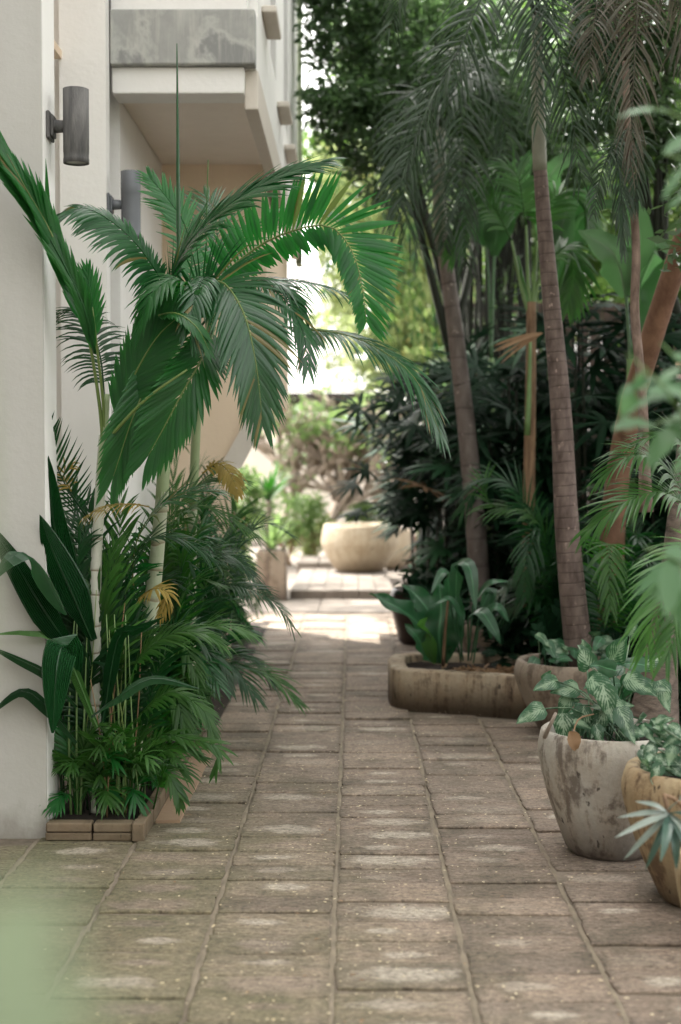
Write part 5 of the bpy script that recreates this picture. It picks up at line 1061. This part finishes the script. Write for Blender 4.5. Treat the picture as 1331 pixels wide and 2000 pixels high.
# sunlit bushes and background trees
def bush(label, cl, size, mat, seed, group='leafy bushes around the sunlit court', name='leafy_bush', asp=.45):
    c = cl[0]; t = thing(name, label, 'bush', (c[0], c[1], 0), group); V, F = leafcloud(cl, size, asp, seed, True); np_mesh('foliage', V, F, mat, t)
    random.seed(seed); mb = MB()
    for i in range(6): tube(mb, catmull([Vector((c[0] + random.uniform(-.1, .1), c[1], 0)), Vector((c[0] + random.uniform(-.3, .3) * c[3], c[1], c[2] * .5)), Vector((c[0] + random.uniform(-.8, .8) * c[3], c[1] + random.uniform(-.3, .3), c[2]))], 6), lambda s: .02 * (1 - .6 * s), 5)
    mb.build('stem', M['fibre'], t); return t
def Z(y, D): return P(690, y, D).z
def XX(x, D): return P(x, 900, D).x
bush('light green bush at the left of the court behind the square planter', [(XX(462, 15), 15.2, Z(990, 15), .32, .4, .36, 1300), (XX(450, 15), 15, Z(1100, 15), .3, .3, .25, 600)], .10, M['bush_lt'], 141)
bush('grey green bush low behind the square planter', [(XX(560, 19), 19, Z(1010, 19), .45, .4, .35, 1400)], .09, M['bush_lt'], 142)
bush('yellowish bush left of the cream bowl', [(XX(605, 19.5), 19.5, Z(1040, 19.5), .25, .3, .45, 1000)], .08, M['tree_lt'], 143)
bush('bright green bush peeping over the cream bowl', [(XX(720, 20), 20, Z(1000, 20), .4, .4, .16, 800)], .09, M['bush_lt'], 144)
bush('dark shrub at the foot of the fan palms by the cream bowl', [(.95, 12.4, .5, .35, .3, .35, 900)], .10, M['rhapis'], 146)

def tree(label, base, tr, cl, size, mat, bm, seed, group='leafy trees behind the garden', asp=.4, hexa=False, shell=.35, droop=.3):
    t = thing('leafy_tree', label, 'tree', base, group); random.seed(seed); mb = MB(); top = Vector((tr[0], tr[1], tr[2])); b = Vector(base)
    tube(mb, catmull([b, b.lerp(top, .5) + Vector((random.uniform(-.2, .2), 0, 0)), top], 14), lambda s: tr[3] * (1 - .5 * s), 10)
    for c in cl: tube(mb, catmull([b.lerp(top, random.uniform(.5, .9)), top.lerp(Vector(c[:3]), .5) + Vector((0, 0, .15)), Vector(c[:3])], 8), lambda s: tr[3] * .45 * (1 - .7 * s), 6)
    mb.build('trunk', bm, t); V, F = leafcloud(cl, size, asp, seed, hexa, droop, shell); np_mesh('crown', V, F, mat, t); return t
def C(x, y, D, rx, rz, n, ry=None):
    p = P(x, y, D); k = D / FPX; return (p.x, D, p.z, rx * k, (ry or min(rx, rz) * k), rz * k, n)
tree('dark glossy small leaved tree spreading across the top centre behind the drooping fronds', (1.0, 11.8, 0), (.75, 11.8, 3.2, .09), [
  C(690, 60, 11.5, 110, 130, 2600), C(700, 220, 11.2, 105, 90, 2200), C(850, 60, 11.8, 140, 140, 3200), C(820, 230, 11.6, 130, 110, 2600), C(980, 120, 12, 150, 150, 3200), C(760, 330, 11.5, 90, 70, 1300), C(950, 330, 12, 120, 110, 2200), C(620, -60, 11.5, 110, 90, 1600), C(1060, 330, 12.2, 110, 100, 1800)], .085, M['tree_dk'], M['stem_dk'], 151, hexa=True)
tree('dark small leaved tree filling the upper right corner', (2.4, 9.8, 0), (2.0, 9.6, 3.0, .07), [
  C(1180, 60, 9.6, 120, 120, 2400), C(1290, 100, 9.4, 110, 120, 2200), C(1290, 260, 9.4, 100, 80, 1600), C(1170, 240, 9.8, 90, 70, 1200), C(1330, -60, 9.4, 120, 100, 1600), C(1180, -100, 9.4, 150, 90, 1500)], .075, M['tree_dk'], M['stem_dk'], 152, hexa=True)
tree('sunny yellow green tree behind the leaning grey trunk', (1.4, 19, 0), (1.1, 19, 2.6, .1), [
  C(700, 400, 18, 110, 110, 3000), C(800, 470, 18, 120, 110, 3200), C(850, 600, 18.5, 120, 90, 2800), C(760, 620, 19, 90, 90, 2000), C(900, 480, 19, 120, 120, 2500), C(680, 520, 19, 60, 80, 900), C(860, 720, 18.5, 110, 70, 1800), C(770, 700, 19, 60, 50, 600)], .13, M['tree_lt'], M['frangi'], 153, droop=.6)
tree('sunny mid green tree behind the banana plants', (3.4, 15.5, 0), (3.1, 15.5, 3.6, .1), [
  C(1100, 400, 15, 160, 130, 3500), C(1260, 380, 14.5, 140, 120, 3200), C(1300, 560, 14, 120, 120, 2800), C(1150, 560, 15, 150, 110, 2800), C(1000, 500, 15.5, 90, 140, 2000), C(1320, 700, 13.8, 110, 70, 1500), C(1180, 230, 15, 150, 130, 3000), C(1310, 200, 14.5, 120, 130, 2400), C(1200, 50, 15, 170, 120, 2600), C(1020, 330, 15, 110, 130, 2000)], .12, M['tree_mid'], M['stem_dk'], 154)
tree('tall mid green tree rising above the sunny tree', (.6, 22, 0), (.7, 22, 5.0, .14), [
  C(660, 300, 21, 70, 90, 1500), C(760, 200, 22, 140, 160, 3500), C(900, 250, 22, 160, 160, 3500), C(680, 60, 22, 70, 120, 1300), C(820, 0, 22, 160, 120, 3000), C(1000, 60, 22, 160, 200, 3000)], .16, M['tree_mid'], M['stem_dk'], 155)
tree('pale tree seen through the gap right of the white house', (2.0, 27, 0), (1.8, 27, 3.0, .12), [
  C(655, 650, 24.5, 75, 90, 420), C(700, 600, 25, 60, 110, 700), C(760, 560, 26, 60, 90, 1000), C(800, 720, 26, 120, 90, 1800), C(640, 420, 27, 50, 60, 700), C(900, 600, 27, 160, 160, 3000), C(1050, 500, 27, 160, 200, 3000), C(1200, 500, 27, 160, 200, 3000), C(1330, 500, 27, 160, 200, 2400)], .2, M['tree_lt'], M['frangi'], 156)
tree('tall airy tree added unseen behind the two storey house to dapple the sun on the court', (-5.5, 18.5, 0), (-5.2, 18.5, 7.0, .18), [  # crown out of view, added to filter the sun over the court
  (-4.6, 18.4, 9.6, 2.6, 2.4, 1.3, 620), (-3.4, 20.5, 10.2, 2.2, 2.0, 1.2, 420), (-6.4, 17.0, 9.2, 2.2, 2.0, 1.2, 420), (-4.8, 22.5, 9.6, 2.2, 2.0, 1.2, 420)], .34, M['tree_mid'], M['stem_dk'], 173, shell=.15)
tree('low crowned tree added unseen behind the viewer to block the open sky', (2.6, -5, 0), (2.4, -5, 2.6, .12), [  # unseen foliage added to hold back sky light behind the camera
  (1.5, -5, 3.6, 1.8, 1.0, 1.3, 3000), (3.6, -4, 3.2, 1.6, 1.6, 1.6, 3000), (-.6, -6, 4.0, 1.4, 1.0, 1.0, 1800), (4.4, 0, 3.2, 1.0, 2.5, 1.8, 3600)], .18, M['tree_mid'], M['stem_dk'], 172)
tree('high canopy tree added unseen overhead to darken the right side, trunk outside the right edge', (4.2, 6.5, 0), (4.0, 6.5, 4.6, .14), [  # canopy above the frame, added to cut sky light on the right plants
  (3.2, 3.0, 5.2, 1.6, 1.6, .8, 3200), (3.0, 6.0, 5.6, 1.8, 1.6, .8, 4200), (2.6, 9.0, 6.2, 1.8, 1.5, .8, 4200), (1.6, 7.6, 5.6, 1.0, 1.6, .6, 2400), (1.9, 4.6, 4.9, .9, 1.5, .5, 1600), (2.2, 11.5, 6.6, 1.8, 1.4, .8, 3600), (4.6, 7, 4.0, 1.2, 3.2, 1.6, 4500)], .14, M['tree_dk'], M['stem_dk'], 171, droop=.2)
# drooping twigs in front of the sunny foliage
random.seed(161); t = thing('willowy_bamboo', 'thin drooping leafy bamboo sprays in front of the sunny foliage', 'bamboo', (1.0, 16.4, 0))
for i in range(26):
    x = random.uniform(650, 860); y0 = random.uniform(380, 560); b = Vector((1.0 + random.uniform(-.2, .2), 16.4, 0)); q = [b, P(x + 40, y0 - 60, 16.3), P(x, y0, 16.2), P(x - random.uniform(0, 30), y0 + random.uniform(120, 260), 16.1)]
    mb = MB(); c = catmull(q, 22); tube(mb, c, lambda s: .012 * (1 - .75 * s), 5)
    for k in range(10, 23):
        for z in range(3): blade(mb, c[k], Vector((random.uniform(-1, 1), random.uniform(-.5, .5), -.7)), .16, .022, Vector((0, -1, .4)), .5, 2)
    mb.build('cane', random.choice([M['tree_mid'], M['areca_dk'], M['tree_lt']]), t)
for o in bpy.data.objects:
    if '_o' in o: del o['_o']
